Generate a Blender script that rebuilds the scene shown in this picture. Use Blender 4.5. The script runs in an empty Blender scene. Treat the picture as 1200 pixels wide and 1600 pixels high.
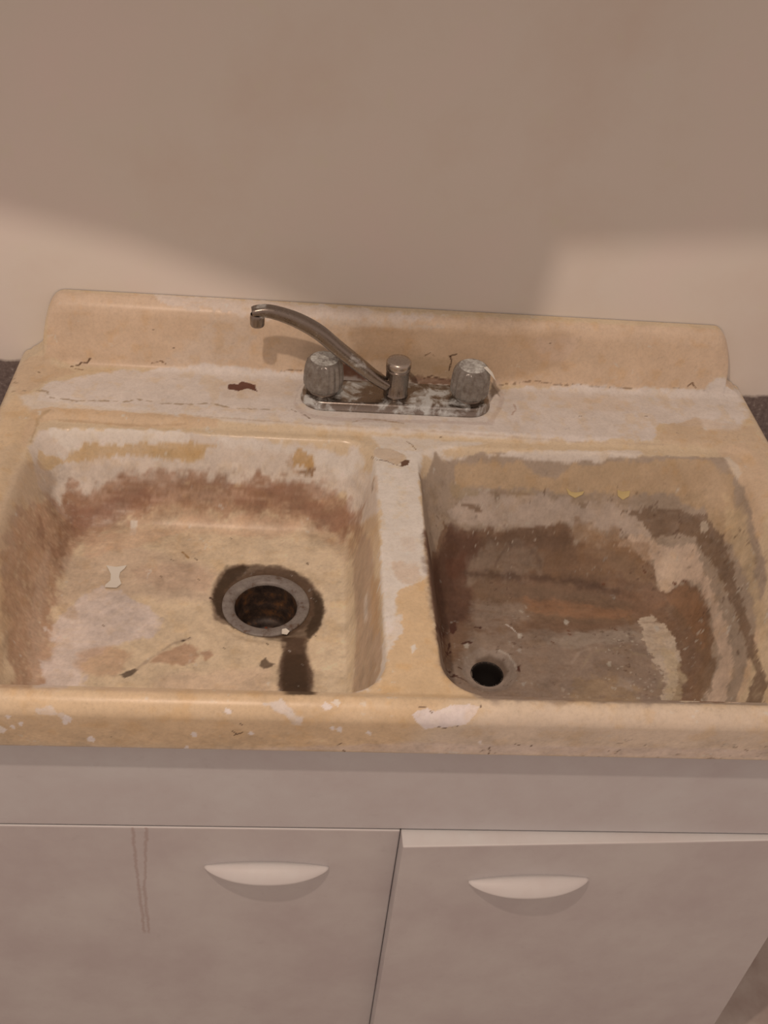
import bpy, math, numpy as np
from mathutils import Matrix, Vector
sc = bpy.context.scene
ZD = 0.91                       # height of the sink deck above the floor; all shapes below use z = 0 at the deck

# ---------------------------------------------------------------- camera
def cam_rot(p, y, r):
    return Matrix.Rotation(y, 3, 'Z') @ Matrix.Rotation(math.pi/2 - p, 3, 'X') @ Matrix.Rotation(r, 3, 'Z')
cd = bpy.data.cameras.new('camera'); cam = bpy.data.objects.new('camera', cd); sc.collection.objects.link(cam)
cam.matrix_world = Matrix.Translation((-.1319, -1.3225, .8029 + ZD)) @ cam_rot(.6820, -.1080, .1072).to_4x4()
cd.sensor_fit = 'VERTICAL'; cd.sensor_height = 36; cd.lens = 36*1626.2/1600; cd.clip_start = .01
sc.camera = cam

# ---------------------------------------------------------------- light
w = bpy.data.worlds.new('room_ambient'); sc.world = w; w.use_nodes = True
bg = w.node_tree.nodes['Background']; bg.inputs[0].default_value = (1, .722, .59, 1); bg.inputs[1].default_value = .47
ld = bpy.data.lights.new('ceiling_bulb', 'POINT'); ld.energy = 33; ld.color = (1, .742, .578); ld.shadow_soft_size = .020
lo = bpy.data.objects.new('ceiling_bulb', ld); lo.location = (-.36, -1.16, 1.36 + ZD); sc.collection.objects.link(lo)
sc.view_settings.view_transform = 'Standard'; sc.view_settings.look = 'None'
sc.view_settings.gamma = 1; sc.view_settings.use_curve_mapping = False
sc.view_settings.exposure = 0.0

# ---------------------------------------------------------------- colour and material helpers
def lin(c):
    c = np.asarray(c, float)/255
    return np.where(c <= .04045, c/12.92, ((c+.055)/1.055)**2.4)
REF = lin((203, 178, 162))/.80           # how a white (0.8) surface reads under this warm lamp
def alb(*c): return np.clip(lin(c)/REF, 0.002, .9)
def rgba(c): return (float(c[0]), float(c[1]), float(c[2]), 1)

class NT:
    def __init__(s, name, rough=.5, metal=0., base=None):
        s.m = bpy.data.materials.new(name); s.m.use_nodes = True; s.t = s.m.node_tree; s.n = s.t.nodes
        s.b = s.n['Principled BSDF']; s.b.inputs['Roughness'].default_value = rough; s.b.inputs['Metallic'].default_value = metal
        if base is not None: s.b.inputs['Base Color'].default_value = rgba(base)
    def new(s, typ, **kw):
        nd = s.n.new(typ)
        for k, v in kw.items():
            if k in nd.inputs: nd.inputs[k].default_value = v
            else: setattr(nd, k, v)
        return nd
    def link(s, a, b): s.t.links.new(a, b)
    def coords(s):
        return s.new('ShaderNodeTexCoord').outputs['Object']
    def noise(s, scale, detail=4, rough=.6, vec=None, dist=0.):
        nd = s.new('ShaderNodeTexNoise'); nd.inputs['Scale'].default_value = scale; nd.inputs['Detail'].default_value = detail
        nd.inputs['Roughness'].default_value = rough; nd.inputs['Distortion'].default_value = dist
        s.link(vec if vec is not None else s.coords(), nd.inputs['Vector']); return nd.outputs['Fac']
    def ramp(s, fac, stops, interp='LINEAR'):
        r = s.new('ShaderNodeValToRGB'); r.color_ramp.interpolation = interp; e = r.color_ramp.elements
        while len(e) < len(stops): e.new(.5)
        for i, (p, c) in enumerate(stops): e[i].position = p; e[i].color = rgba(c)
        s.link(fac, r.inputs[0]); return r.outputs[0]
    def mix(s, fac, a, b):
        m = s.new('ShaderNodeMix', data_type='RGBA')
        for sock, v in ((m.inputs[0], fac), (m.inputs[6], a), (m.inputs[7], b)):
            if hasattr(v, 'links'): s.link(v, sock)
            elif np.isscalar(v): sock.default_value = v
            else: sock.default_value = rgba(v)
        return m.outputs[2]
    def bump(s, h, strength=.2, dist=.001):
        b = s.new('ShaderNodeBump'); b.inputs['Strength'].default_value = strength; b.inputs['Distance'].default_value = dist
        s.link(h, b.inputs['Height']); s.link(b.outputs[0], s.b.inputs['Normal'])
G = lambda v: (v, v, v)

# ---------------------------------------------------------------- object helpers
def link(o): sc.collection.objects.link(o); return o
def props(o, label=None, cat=None, group=None, kind=None):
    for k, v in (('label', label), ('category', cat), ('group', group), ('kind', kind)):
        if v: o[k] = v
    return o
def empty(name, origin, label, cat, group=None):
    o = link(bpy.data.objects.new(name, None)); o.empty_display_size = .03
    o.location = (origin[0], origin[1], origin[2] + ZD); o['org'] = origin
    return props(o, label, cat, group)
def mk(name, V, F, mat, parent=None, origin=None, smooth=True, bevel=0, seg=2, auto=None):
    """mesh given in scene coordinates (z = 0 at the deck); its origin is its parent's, or the one given"""
    V = np.asarray(V, float)
    if parent is not None:
        p = parent; org = np.zeros(3)
        while p is not None:
            if 'org' in p: org = np.array(p['org']); break
            p = p.parent
    else:
        org = np.array(origin if origin is not None else V.mean(0)*[1, 1, 0] + [0, 0, V[:, 2].min()])
    me = bpy.data.meshes.new(name); me.from_pydata((V-org).tolist(), [], [tuple(int(i) for i in f) for f in F]); me.validate()
    o = link(bpy.data.objects.new(name, me)); me.materials.append(mat)
    if parent is not None: o.parent = parent
    else: o.location = (org[0], org[1], org[2] + ZD)
    if smooth: me.shade_smooth()
    if bevel:
        b = o.modifiers.new('bevel', 'BEVEL'); b.width = bevel; b.segments = seg; b.limit_method = 'ANGLE'; b.angle_limit = .6
        if smooth:
            wn = o.modifiers.new('wn', 'WEIGHTED_NORMAL'); wn.keep_sharp = True
    elif auto:
        me.set_sharp_from_angle(angle=auto)
    return o
def box(x0, x1, y0, y1, z0, z1):
    V = [(x, y, z) for x in (x0, x1) for y in (y0, y1) for z in (z0, z1)]
    return V, [(0, 1, 3, 2), (4, 6, 7, 5), (0, 4, 5, 1), (2, 3, 7, 6), (0, 2, 6, 4), (1, 5, 7, 3)]
def lathe(prof, cx, cy, cz=0, n=64, flute=0, nf=0, cap0=False, cap1=False, z_fl=None):
    """prof: (r, z) pairs; flute: radial corrugation"""
    V = []; F = []
    for r, z in prof:
        fl = flute*(1 if z_fl is None else (1. if z_fl[0] <= z <= z_fl[1] else 0.))
        for k in range(n):
            a = 2*math.pi*k/n; rr = r*(1 + fl*math.cos(nf*a)) if fl else r
            V.append((cx+rr*math.cos(a), cy+rr*math.sin(a), cz+z))
    for i in range(len(prof)-1):
        for k in range(n):
            F.append((i*n+k, i*n+(k+1) % n, (i+1)*n+(k+1) % n, (i+1)*n+k))
    if cap0: F.append(tuple(range(n))[::-1])
    if cap1: F.append(tuple((len(prof)-1)*n+k for k in range(n)))
    return V, F
def join(*vf):
    V = []; F = []
    for v, f in vf:
        o = len(V); V += [tuple(p) for p in v]; F += [tuple(i+o for i in g) for g in f]
    return V, F
def loft(rings, cap=True):
    n = len(rings[0]); V = [tuple(p) for r in rings for p in r]; F = []
    for i in range(len(rings)-1):
        for k in range(n): F.append((i*n+k, i*n+(k+1) % n, (i+1)*n+(k+1) % n, (i+1)*n+k))
    if cap: F.append(tuple(range(n))[::-1]); F.append(tuple((len(rings)-1)*n+k for k in range(n)))
    return V, F

# ---------------------------------------------------------------- shape of the cast-iron sink, one surface over (u, v)
HW = .535; YF = -.652; YS = -.036      # half width, front edge, foot of the backsplash
def sstep(a, b, x):
    t = np.clip((x-a)/(b-a), 0, 1); return t*t*(3-2*t)
def sm(x, a): return np.where(x < -a, 0, np.where(x > a, x, (x+a)**2/(4*a)))
def rrect(x, y, cx, cy, hx, hy, r):
    qx = np.abs(x-cx)-(hx-r); qy = np.abs(y-cy)-(hy-r)
    return np.hypot(np.maximum(qx, 0), np.maximum(qy, 0)) + np.minimum(np.maximum(qx, qy), 0) - r
BASINS = [ # rim x0 x1 y0(front) y1(back) r ; floor x0 x1 y0 y1 r ; depth ; fillets
    dict(R=(-.474, -.032, -.620, -.182, .045), F=(-.428, -.060, -.585, -.228, .040), d=.118, a=.10, b=.34),
    dict(R=(.026, .478, -.620, -.188, .048), F=(.066, .392, -.575, -.272, .060), d=.180, a=.07, b=.26)]
DRAIN_L = (-.166, -.373); DRAIN_R = (.1235, -.415)
def basin_s(x, y, b):
    lo = np.full(x.shape, -1.0); hi = np.full(x.shape, 3.0)
    for _ in range(24):
        s = (lo+hi)/2
        L = [b['R'][i] + (b['F'][i]-b['R'][i])*s for i in range(5)]
        hx = (L[1]-L[0])/2; hy = (L[3]-L[2])/2
        r = np.minimum(np.minimum(hx, hy), np.maximum(L[4], .01))
        d = rrect(x, y, (L[0]+L[1])/2, (L[2]+L[3])/2, hx, hy, r)
        ins = d < 0
        lo = np.where(ins, s, lo); hi = np.where(ins, hi, s)
    return (lo+hi)/2
def height(x, y):
    rec = rrect(x, y, 0.0, -.396, .492, .236, .035)
    z = -.0075*sstep(.004, -.012, rec)
    for i, b in enumerate(BASINS):
        s = basin_s(x, y, b)
        f = sm(s, b['a']) - sm(s-1, b['b'])
        z = z - b['d']*f
        dx, dy = (DRAIN_L, DRAIN_R)[i]
        r = np.hypot(x-dx, y-dy)
        z = z - .006*np.exp(-(r/.12)**2)*np.clip(f, 0, 1)
        if i == 1: z = z - .011*sstep(.044, .022, r)
        else: z = z - .003*sstep(.072, .060, r)
    return z
# u: columns across, with the two outer edges rolled down; v: rows from the under-lip at the front to the top of the backsplash
STEP = .0016
_t = np.linspace(0, 1, 9)[1:]
RS = .018; RF = .018
us = [(-HW+.004, -.058), (-HW, -.055), (-HW, -.040)] + [(-HW+RS-RS*math.cos(a), -RS+RS*math.sin(a)) for a in np.linspace(0, math.pi/2, 9)]
uN = [(x, 0.) for x in np.arange(-HW+RS+STEP, HW-RS-STEP/2, STEP)]
U = us + uN + [(-a, b) for a, b in us[::-1]]
vf = [(YF+.020, -.0815), (YF+.0145, -.0812)] + [(YF+.011*t**1.2, -.079+.061*(1-t)) for t in np.linspace(1, 0, 30)[:-1]] + [(YF+RF-RF*math.cos(a), -RF+RF*math.sin(a)) for a in np.linspace(0, math.pi/2, 22)]
vN = [(y, 0.) for y in np.arange(YF+RF+STEP, YS-.012-STEP/2, STEP)]
# backsplash profile
P = [(YS-.012+.012*math.sin(a), .012-.012*math.cos(a)) for a in np.linspace(0, math.pi/2*.93, 9)]
P += [(P[-1][0]+.006*t, P[-1][1]+(.074-P[-1][1])*t) for t in np.linspace(0, 1, 40)[1:]]
cy0 = P[-1][0]+.022
P += [(cy0-.022*math.cos(a), .074+.024*math.sin(a)) for a in np.linspace(0, math.pi/2, 14)[1:]]
P += [(y, .098) for y in np.linspace(P[-1][0], -.0008, 5)[1:]]
V = vf + vN + P
nu = len(U); nv = len(V); n0 = len(vf)+len(vN)
ux = np.array([a for a, b in U]); uz = np.array([b for a, b in U])
vy = np.array([a for a, b in V]); vz = np.array([b for a, b in V])
vpar = vy.copy(); nf_ = len(vf); _d = np.hypot(np.diff(vy[:nf_+1]), np.diff(vz[:nf_+1])); vpar[:nf_] = vy[nf_]-np.cumsum(_d[::-1])[::-1]; vpar[n0:] = YS-.012 + np.concatenate([[0], np.cumsum(np.hypot(np.diff(vy[n0:]), np.diff(vz[n0:])))])
X, Y = np.meshgrid(ux, vy); UZ, VZ = np.meshgrid(uz, vz); PU, PV = np.meshgrid(ux, vpar)
XP = X.copy()
def splash_end(x):
    ax = np.abs(x)
    t = np.clip((ax-.458)/.038, 0, 1)
    top = np.where(ax < .496, np.sqrt(np.clip(1-t**2.6, 0, 1)), 0)
    fl = .22*np.clip((.532-ax)/.036, 0, 1)**2
    return np.maximum(top, np.where(ax < .496, .22, fl))
Z = np.empty_like(X)
Z[:n0] = height(X[:n0], Y[:n0]) + UZ[:n0] + VZ[:n0]
Z[n0:] = VZ[n0:]*splash_end(X[n0:])
side = (UZ[n0:] < 0)
Z[n0:] = np.where(side, UZ[n0:], Z[n0:])
# the splash face slopes back towards the wall where it runs out at its ends
E_ = splash_end(X[n0:])[:, :]
FLK = {'bow': [(-0.373, -0.3188), (-0.3602, -0.3204), (-0.3474, -0.3172), (-0.349, -0.322), (-0.3538, -0.3284), (-0.3538, -0.338), (-0.349, -0.3508), (-0.3538, -0.3588), (-0.3618, -0.3588), (-0.3682, -0.3588), (-0.3682, -0.354), (-0.3634, -0.346), (-0.365, -0.3332), (-0.3698, -0.3236)], 'drain': [(-0.1442, -0.418), (-0.1394, -0.4164), (-0.1346, -0.4212), (-0.1378, -0.4276), (-0.1442, -0.426)], 'curlA': [(0.235, -0.21), (0.2414, -0.2116), (0.2494, -0.2116), (0.2606, -0.2116), (0.259, -0.2132), (0.2494, -0.2148), (0.2398, -0.2132)], 'curlB': [(0.307, -0.21), (0.315, -0.21), (0.3246, -0.21), (0.3246, -0.2132), (0.3166, -0.2148), (0.3086, -0.2132)]}

# ---------------------------------------------------------------- enamel colour: stains, bared primer, grime, plus painted shade and highlights, each with its own outline in surface coordinates (metres)
def vnoise(x, y, z, seed=0):
    xi = np.floor(x).astype(np.int64); yi = np.floor(y).astype(np.int64); zi = np.floor(z).astype(np.int64)
    fx, fy, fz = x-xi, y-yi, z-zi
    fx, fy, fz = [f*f*(3-2*f) for f in (fx, fy, fz)]
    def h(a, b, c):
        n = (a*374761393 + b*668265263 + c*2147483647 + seed*1274126177) & 0xffffffff
        n = ((n ^ (n >> 13))*1274126177) & 0xffffffff
        n = ((n ^ (n >> 15))*2246822519) & 0xffffffff
        return ((n ^ (n >> 16)) & 0xffff)/65535.
    r = 0
    for dx in (0, 1):
        for dy in (0, 1):
            for dz in (0, 1):
                r = r + h(xi+dx, yi+dy, zi+dz)*np.where(dx, fx, 1-fx)*np.where(dy, fy, 1-fy)*np.where(dz, fz, 1-fz)
    return r*2-1
def fbm(p, s, seed=0, octv=3, an=(1, 1, 1)):
    r = 0; a = 1.; t = 0.
    for o in range(octv):
        r = r+a*vnoise(p[0]*s*an[0]+7.3*o, p[1]*s*an[1]+1.7*o, p[2]*s*an[2]+3.1*o, seed+o); t += a; a *= .55; s *= 2.1
    return r/t
def sdist(k, u, v, P):
    P = np.array(P).reshape(-1, 2); n = len(P); d = np.full(u.shape, 1e9); ins = np.zeros(u.shape, bool)
    for i in range(n if k == 'P' else n-1):
        a = P[i]; b = P[(i+1) % n]; e = b-a; wx = u-a[0]; wy = v-a[1]
        t = np.clip((wx*e[0]+wy*e[1])/max(e@e, 1e-12), 0, 1)
        d = np.minimum(d, (wx-t*e[0])**2+(wy-t*e[1])**2)
        if k == 'P' and a[1] != b[1]:
            c = ((a[1] > v) != (b[1] > v)) & (u < (b[0]-a[0])*(v-a[1])/(b[1]-a[1])+a[0]); ins ^= c
    d = np.sqrt(d); return np.where(ins, -d, d)
STAINS_AND_SHADE = [
('P',190,157,120,0,3,4,60,0.7,0,[-0.4786,0.071,-0.2882,0.0729,-0.0018,0.0612,0.4782,0.0666,0.5239,0.0765,0.4622,-0.0349,0.1358,-0.0392,-0.133,-0.0392,-0.4578,-0.0414,-0.493,-0.0256]),
('P',196,165,128,0,3,3,60,0.5,0,[-0.4706,0.0666,-0.2882,0.0692,-0.0018,0.0585,0.475,0.0666,0.4718,0.0531,-0.0018,0.0475,-0.2866,0.0531,-0.469,0.0475]),
('P',190,168,150,0,1.5,8,110,0.75,0.5,[-0.3378,0.0765,-0.2626,0.0765,0.0158,0.0639,0.0702,0.0639,0.0158,0.0475,-0.0914,0.0475,-0.1986,0.0446,-0.2866,0.0531,-0.3266,0.0558]),  # ragged whitish strip paints the highlight along the splash top
('P',184,160,138,0,6,12,90,0.5,0.5,[-0.2594,0.0475,-0.1986,0.0446,-0.2114,-0.0174,-0.261,-0.0349,-0.3234,-0.0349,-0.2866,0.007]),
('P',166,131,94,0,12,10,40,0.7,0,[-0.0562,0.0475,0.2542,0.0475,0.2446,-0.0028,0.155,-0.0349,0.0238,-0.0349,-0.053,-0.0093]),  # brown stain that also paints in the shadow on the middle splash
('P',160,122,84,0,5,8,80,0.5,0.4,[-0.0738,0.0446,0.0174,0.0389,0.0398,-0.0142,-0.053,-0.0093]),
('P',190,160,132,0,6,8,60,0.4,0,[0.1998,0.036,0.2558,0.0418,0.2526,0.0086,0.2062,0.0005]),
('P',182,160,140,0,1.5,5,160,0.5,0.6,[-0.1106,0.0503,0.0702,0.0475,0.0622,0.0418,-0.0194,0.0389,-0.109,0.0389]),
('P',120,72,50,0,2,4,140,0.9,0.3,[-0.0818,-0.0158,-0.0514,-0.0207,-0.0146,-0.0327,-0.0114,-0.0516,-0.069,-0.0458,-0.0786,-0.0349]),
('P',104,68,50,0,1.2,4,200,0.9,0.3,[0.0238,-0.0327,0.0414,-0.0305,0.0702,-0.0349,0.1214,-0.0305,0.1262,-0.0414,0.0798,-0.0458,0.0238,-0.048]),
('P',150,118,86,0,4,6,90,0.5,0.5,[0.0206,-0.0044,0.0766,-0.0028,0.1326,-0.0093,0.1358,-0.0289,0.0238,-0.0349]),
('L',70,42,30,0.9,0.5,1.2,250,1,0,[0.0798,-0.0207,0.0814,-0.0044,0.0782,0.0021,0.0878,0.0054]),
('L',84,54,38,0.8,0.5,1.2,250,1,0,[0.0446,-0.0349,0.0558,-0.0305,0.0702,-0.0349,0.0846,-0.0371,0.1038,-0.0371]),
('L',110,78,52,0.5,0.5,1.2,250,1,0,[0.043,0.0005,0.0494,0.0054,0.0558,0.0005]),
('L',110,78,52,0.6,0.5,2.5,180,0.8,0.3,[0.1454,-0.0414,0.1742,-0.0371,0.2062,-0.0305,0.2414,-0.0349,0.2734,-0.0327,0.307,-0.0349,0.3518,-0.0349,0.3758,-0.0371,0.4238,-0.0305]),
('L',90,60,40,0.9,0.5,1.2,250,1,0,[-0.4562,-0.0436,-0.4466,-0.0414,-0.4418,-0.0371,-0.4338,-0.0371,-0.4306,-0.0305]),
('L',120,85,55,0.8,0.5,1.2,250,1,0,[-0.4498,-0.048,-0.4386,-0.05]),
('L',110,76,50,0.8,0.5,1.2,250,1,0,[0.4366,-0.0272,0.4414,-0.0207,0.4494,-0.0289]),
('L',120,86,60,0.5,0.5,1.2,250,1,0,[-0.1618,-0.0349,-0.1474,-0.0327,-0.133,-0.0327]),
('L',120,84,56,0.5,0.5,1.2,250,1,0,[-0.3442,-0.0327,-0.3314,-0.0289,-0.325,-0.0327]),
('L',95,68,50,0.5,0.5,1.2,250,1,0,[-0.341,0.0184,-0.3394,0.0184]),
('L',95,68,50,0.5,0.5,1.2,250,1,0,[-0.3138,-0.0077,-0.3122,-0.0077]),
('L',95,68,50,0.5,0.5,1.2,250,1,0,[-0.189,0.0475,-0.1874,0.0475]),
('L',95,68,50,0.5,0.5,1.2,250,1,0,[0.219,0.0298,0.2206,0.0298]),
('L',95,68,50,0.5,0.5,1.2,250,1,0,[0.4622,-0.0327,0.4654,-0.0327]),
('L',95,68,50,0.5,0.5,1.2,250,1,0,[-0.1154,-0.0142,-0.1138,-0.0158]),
('P',188,168,152,0,2.5,7,70,0.95,0,[-0.4818,-0.0916,-0.4194,-0.0548,-0.2706,-0.0305,-0.133,-0.0349,0.1358,-0.0458,0.2686,-0.0349,0.4622,-0.0305,0.5297,0.071,0.5205,-0.0852,0.4878,-0.1236,0.3758,-0.1172,0.3566,-0.1604,0.2478,-0.1636,0.123,-0.162,-0.0178,-0.1572,-0.1906,-0.1524,-0.277,-0.1508,-0.3794,-0.1444,-0.4834,-0.13]),
('P',190,170,152,0,3,5,70,0.7,0,[-0.509,-0.122,-0.4738,-0.1092,-0.4402,-0.1316,-0.365,-0.1316,-0.2514,-0.1428,-0.0178,-0.146,0.1054,-0.154,0.2126,-0.162,0.211,-0.1668,-0.0178,-0.1652,-0.2514,-0.1572,-0.429,-0.1492,-0.4946,-0.154]),
('P',184,154,114,0,2,6,100,0.9,0,[-0.5336,-0.082,-0.517,0.0475,-0.4834,-0.0414,-0.4466,-0.0548,-0.4834,-0.0868,-0.509,-0.1252]),
('P',180,150,112,0,8,8,60,0.25,0,[-0.2594,-0.0612,-0.133,-0.0548,-0.141,-0.0932,-0.237,-0.1044]),
('P',188,160,126,0,8,8,50,0.35,0,[0.2286,-0.0596,0.3246,-0.0532,0.3566,-0.0836,0.259,-0.0996]),
('P',186,156,116,0,3,7,60,0.8,0,[0.379,-0.1268,0.4366,-0.1012,0.517,-0.1156,0.5205,-0.1652,0.5102,-0.1956,0.4478,-0.1652,0.3662,-0.1636]),
('P',94,54,42,0,0.3,0.8,300,1,0,[-0.2354,-0.0692,-0.2274,-0.0676,-0.221,-0.0676,-0.2162,-0.0596,-0.2066,-0.0628,-0.197,-0.0676,-0.1938,-0.0836,-0.2002,-0.082,-0.2066,-0.0772,-0.2194,-0.0852,-0.2274,-0.0836,-0.2338,-0.082]),
('P',160,132,118,0,1.2,2,120,0.35,0,[-0.133,-0.0596,-0.1394,-0.106,-0.1234,-0.1316,-0.0882,-0.1396,0.1262,-0.1332,0.1438,-0.1012,0.1518,-0.0708,0.1454,-0.0392,0.1502,-0.0289,0.1582,-0.0371,0.1598,-0.0756,0.1342,-0.1396,-0.0882,-0.1492,-0.1314,-0.1396,-0.1426,-0.1124]),
('P',112,88,76,0,2,3,150,0.8,0,[0.139,-0.0548,0.147,-0.0305,0.1534,-0.0414,0.1566,-0.0532,0.1406,-0.0708]),  # dark patch paints the shadow cast beside the right knob
('L',150,122,96,0.7,0.6,3,160,0.85,0.3,[-0.5205,-0.1124,-0.4882,-0.1076,-0.4754,-0.1092,-0.4674,-0.1236,-0.4322,-0.1284,-0.3954,-0.1252,-0.365,-0.1252,-0.3538,-0.1172,-0.3218,-0.1252,-0.2802,-0.1236,-0.2546,-0.1188,-0.2258,-0.1284,-0.1746,-0.1284]),
('L',168,140,112,0.9,1,2,120,0.5,0.3,[-0.277,-0.1508,-0.1746,-0.1556,-0.053,-0.1588,0.0702,-0.1604,0.2478,-0.1652,0.3838,-0.1636]),
('L',110,80,60,0.9,0.5,1.2,250,1,0,[-0.1442,-0.1252,-0.1378,-0.13]),
('L',110,80,60,0.7,0.5,1.2,250,1,0,[-0.1266,-0.1364,-0.1186,-0.1444]),
('L',150,116,84,0.8,0.8,2,200,0.8,0.4,[-0.061,-0.1492,-0.0434,-0.1396,-0.0178,-0.1412,0.0094,-0.146]),
('P',196,176,160,0,5,6,60,0.4,0,[0.4446,-0.0756,0.5086,-0.0868,0.4974,-0.1204,0.4382,-0.1284]),
('L',110,82,60,0.7,0.5,1.2,250,1,0,[0.3966,-0.138,0.3982,-0.1396]),
('L',110,82,60,0.7,0.5,1.2,250,1,0,[0.3598,-0.0996,0.363,-0.0996]),
('L',110,82,60,0.7,0.5,1.2,250,1,0,[-0.0514,-0.0612,-0.0482,-0.0628]),
('L',110,82,60,0.7,0.5,1.2,250,1,0,[-0.0066,-0.0724,-0.005,-0.074]),
('L',110,82,60,0.7,0.5,1.2,250,1,0,[0.0654,-0.1012,0.0686,-0.1028]),
('L',110,82,60,0.7,0.5,1.2,250,1,0,[0.059,-0.1668,0.0606,-0.1668]),
('L',110,82,60,0.7,0.5,1.2,250,1,0,[-0.4978,-0.0612,-0.4946,-0.0628]),
('L',110,82,60,0.7,0.5,1.2,250,1,0,[-0.5297,-0.074,-0.527,-0.0772]),
('L',110,82,60,0.7,0.5,1.2,250,1,0,[-0.5239,-0.0884,-0.5205,-0.0916]),
('L',110,82,60,0.7,0.5,1.2,250,1,0,[0.2622,-0.1076,0.2654,-0.1076]),
('L',150,112,90,1,0.6,2,200,0.7,0.4,[0.171,-0.0852,0.1726,-0.098,0.1646,-0.1124]),
('P',192,160,112,0,6,6,50,0.85,0,[-0.5297,-0.1492,-0.5138,-0.1252,-0.4866,-0.154,-0.4802,-0.2564,-0.461,-0.4308,-0.445,-0.5492]),
('P',188,156,112,0,2,4,100,0.9,0,[-0.4866,-0.154,-0.4626,-0.146,-0.277,-0.1508,-0.2386,-0.1556,-0.2418,-0.1668,-0.3586,-0.1748,-0.4514,-0.1652,-0.4738,-0.1732,-0.4786,-0.2292,-0.4882,-0.2212]),
('L',160,126,84,1.6,2,2,120,0.7,0,[-0.4754,-0.2148,-0.4754,-0.17,-0.4626,-0.1524]),
('L',165,130,90,1.1,1,2,150,0.7,0.3,[-0.4594,-0.1668,-0.4002,-0.1684,-0.3426,-0.17,-0.2834,-0.1652]),
('P',184,163,145,0,3,4,80,0.95,0,[-0.4754,-0.2276,-0.4706,-0.1892,-0.2738,-0.1796,-0.053,-0.1892,-0.0274,-0.2516,-0.0322,-0.3268,-0.0674,-0.2132,-0.2738,-0.2052,-0.4594,-0.2612]),
('P',193,174,156,0,2,5,110,0.9,0,[-0.461,-0.1828,-0.2914,-0.1748,-0.2738,-0.186,-0.4242,-0.1924,-0.4546,-0.1972]),
('P',192,174,158,0,3,4,90,0.7,0,[-0.2402,-0.1812,-0.053,-0.1908,-0.0402,-0.21,-0.1298,-0.1892,-0.2322,-0.1876]),
('P',180,146,92,0,1.3,4,120,0.85,0.25,[-0.4674,-0.2164,-0.4162,-0.1892,-0.3234,-0.1876,-0.245,-0.186,-0.2418,-0.1876,-0.2546,-0.1892,-0.2578,-0.194,-0.2786,-0.1956,-0.2994,-0.1956,-0.357,-0.194,-0.4002,-0.1956,-0.4402,-0.2036,-0.4642,-0.2356]),
('P',172,134,76,0,3,5,130,0.55,0.3,[-0.3314,-0.1908,-0.2738,-0.1876,-0.2562,-0.1892,-0.2642,-0.194,-0.2818,-0.1956,-0.325,-0.194]),
('P',176,136,78,0,0.5,2,200,1,0.3,[-0.141,-0.1908,-0.133,-0.1876,-0.125,-0.1876,-0.1138,-0.1908,-0.1106,-0.1956,-0.117,-0.1972,-0.1282,-0.1956,-0.1394,-0.1956]),
('P',128,92,62,0,0.5,1.6,220,0.9,0.3,[-0.133,-0.1988,-0.117,-0.1972,-0.109,-0.1972,-0.1122,-0.2004,-0.125,-0.2004]),
('P',172,142,112,0,1,3,160,0.7,0.3,[-0.1506,-0.194,-0.141,-0.1908,-0.1378,-0.1972,-0.1202,-0.2004,-0.1346,-0.2004]),
('L',210,195,178,0.9,0.5,1.2,250,1,0,[-0.3746,-0.1956,-0.3666,-0.1972]),
('P',193,166,126,0,4,4,60,1,0,[-0.4274,-0.2628,-0.3586,-0.2244,-0.1874,-0.2212,-0.0642,-0.2452,-0.045,-0.3876,-0.0402,-0.514,-0.0498,-0.634,-0.4114,-0.6434,-0.4418,-0.4436]),
('P',152,110,80,0,6,10,70,0.8,0.5,[-0.4514,-0.2532,-0.4322,-0.2148,-0.3586,-0.2036,-0.2306,-0.2036,-0.1362,-0.202,-0.0802,-0.2052,-0.045,-0.2516,-0.045,-0.3284,-0.0594,-0.2564,-0.0994,-0.2276,-0.1874,-0.2212,-0.3154,-0.2196,-0.3698,-0.234,-0.413,-0.2772,-0.4226,-0.3428,-0.421,-0.41,-0.3778,-0.6394,-0.4114,-0.6407,-0.469,-0.4116,-0.4658,-0.3316]),
('P',134,94,66,0,5,12,60,0.7,0.8,[-0.4386,-0.226,-0.3586,-0.2068,-0.2306,-0.2052,-0.1362,-0.2036,-0.0658,-0.2164,-0.053,-0.2468,-0.1266,-0.218,-0.2482,-0.218,-0.325,-0.218,-0.4002,-0.2324,-0.429,-0.2772,-0.4306,-0.33,-0.4386,-0.322]),
('P',128,84,62,0,5,9,80,0.5,0.7,[-0.4306,-0.234,-0.3746,-0.2148,-0.3154,-0.2164,-0.3586,-0.2244,-0.4002,-0.2356,-0.4274,-0.2628]),
('P',136,92,66,0,4,8,90,0.5,0.8,[-0.2306,-0.2084,-0.1442,-0.2052,-0.061,-0.2228,-0.0546,-0.2452,-0.1266,-0.2196,-0.205,-0.2164]),
('P',182,148,116,0,3,5,120,0.45,0.8,[-0.3506,-0.2148,-0.2482,-0.21,-0.1698,-0.2132,-0.2482,-0.2164,-0.333,-0.218]),
('P',150,108,76,0,8,9,60,0.55,0.5,[-0.3154,-0.2196,-0.1874,-0.2212,-0.0994,-0.226,-0.0562,-0.2628,-0.0498,-0.3172,-0.0994,-0.2388,-0.2034,-0.2308,-0.3074,-0.2292,-0.3634,-0.25,-0.4002,-0.2884,-0.397,-0.2564,-0.3666,-0.2308]),
('P',120,80,58,0,3,5,80,0.5,0.5,[-0.4546,-0.2948,-0.4466,-0.3076,-0.4434,-0.3348,-0.4482,-0.338]),
('P',156,126,104,0,6,8,60,0.6,0,[-0.4818,-0.2836,-0.4658,-0.2292,-0.4466,-0.2244,-0.4562,-0.2884,-0.4658,-0.3316,-0.461,-0.4324,-0.4642,-0.4404,-0.4818,-0.3476]),  # left wall of the left bowl, shade painted in as a darker tone
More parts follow.
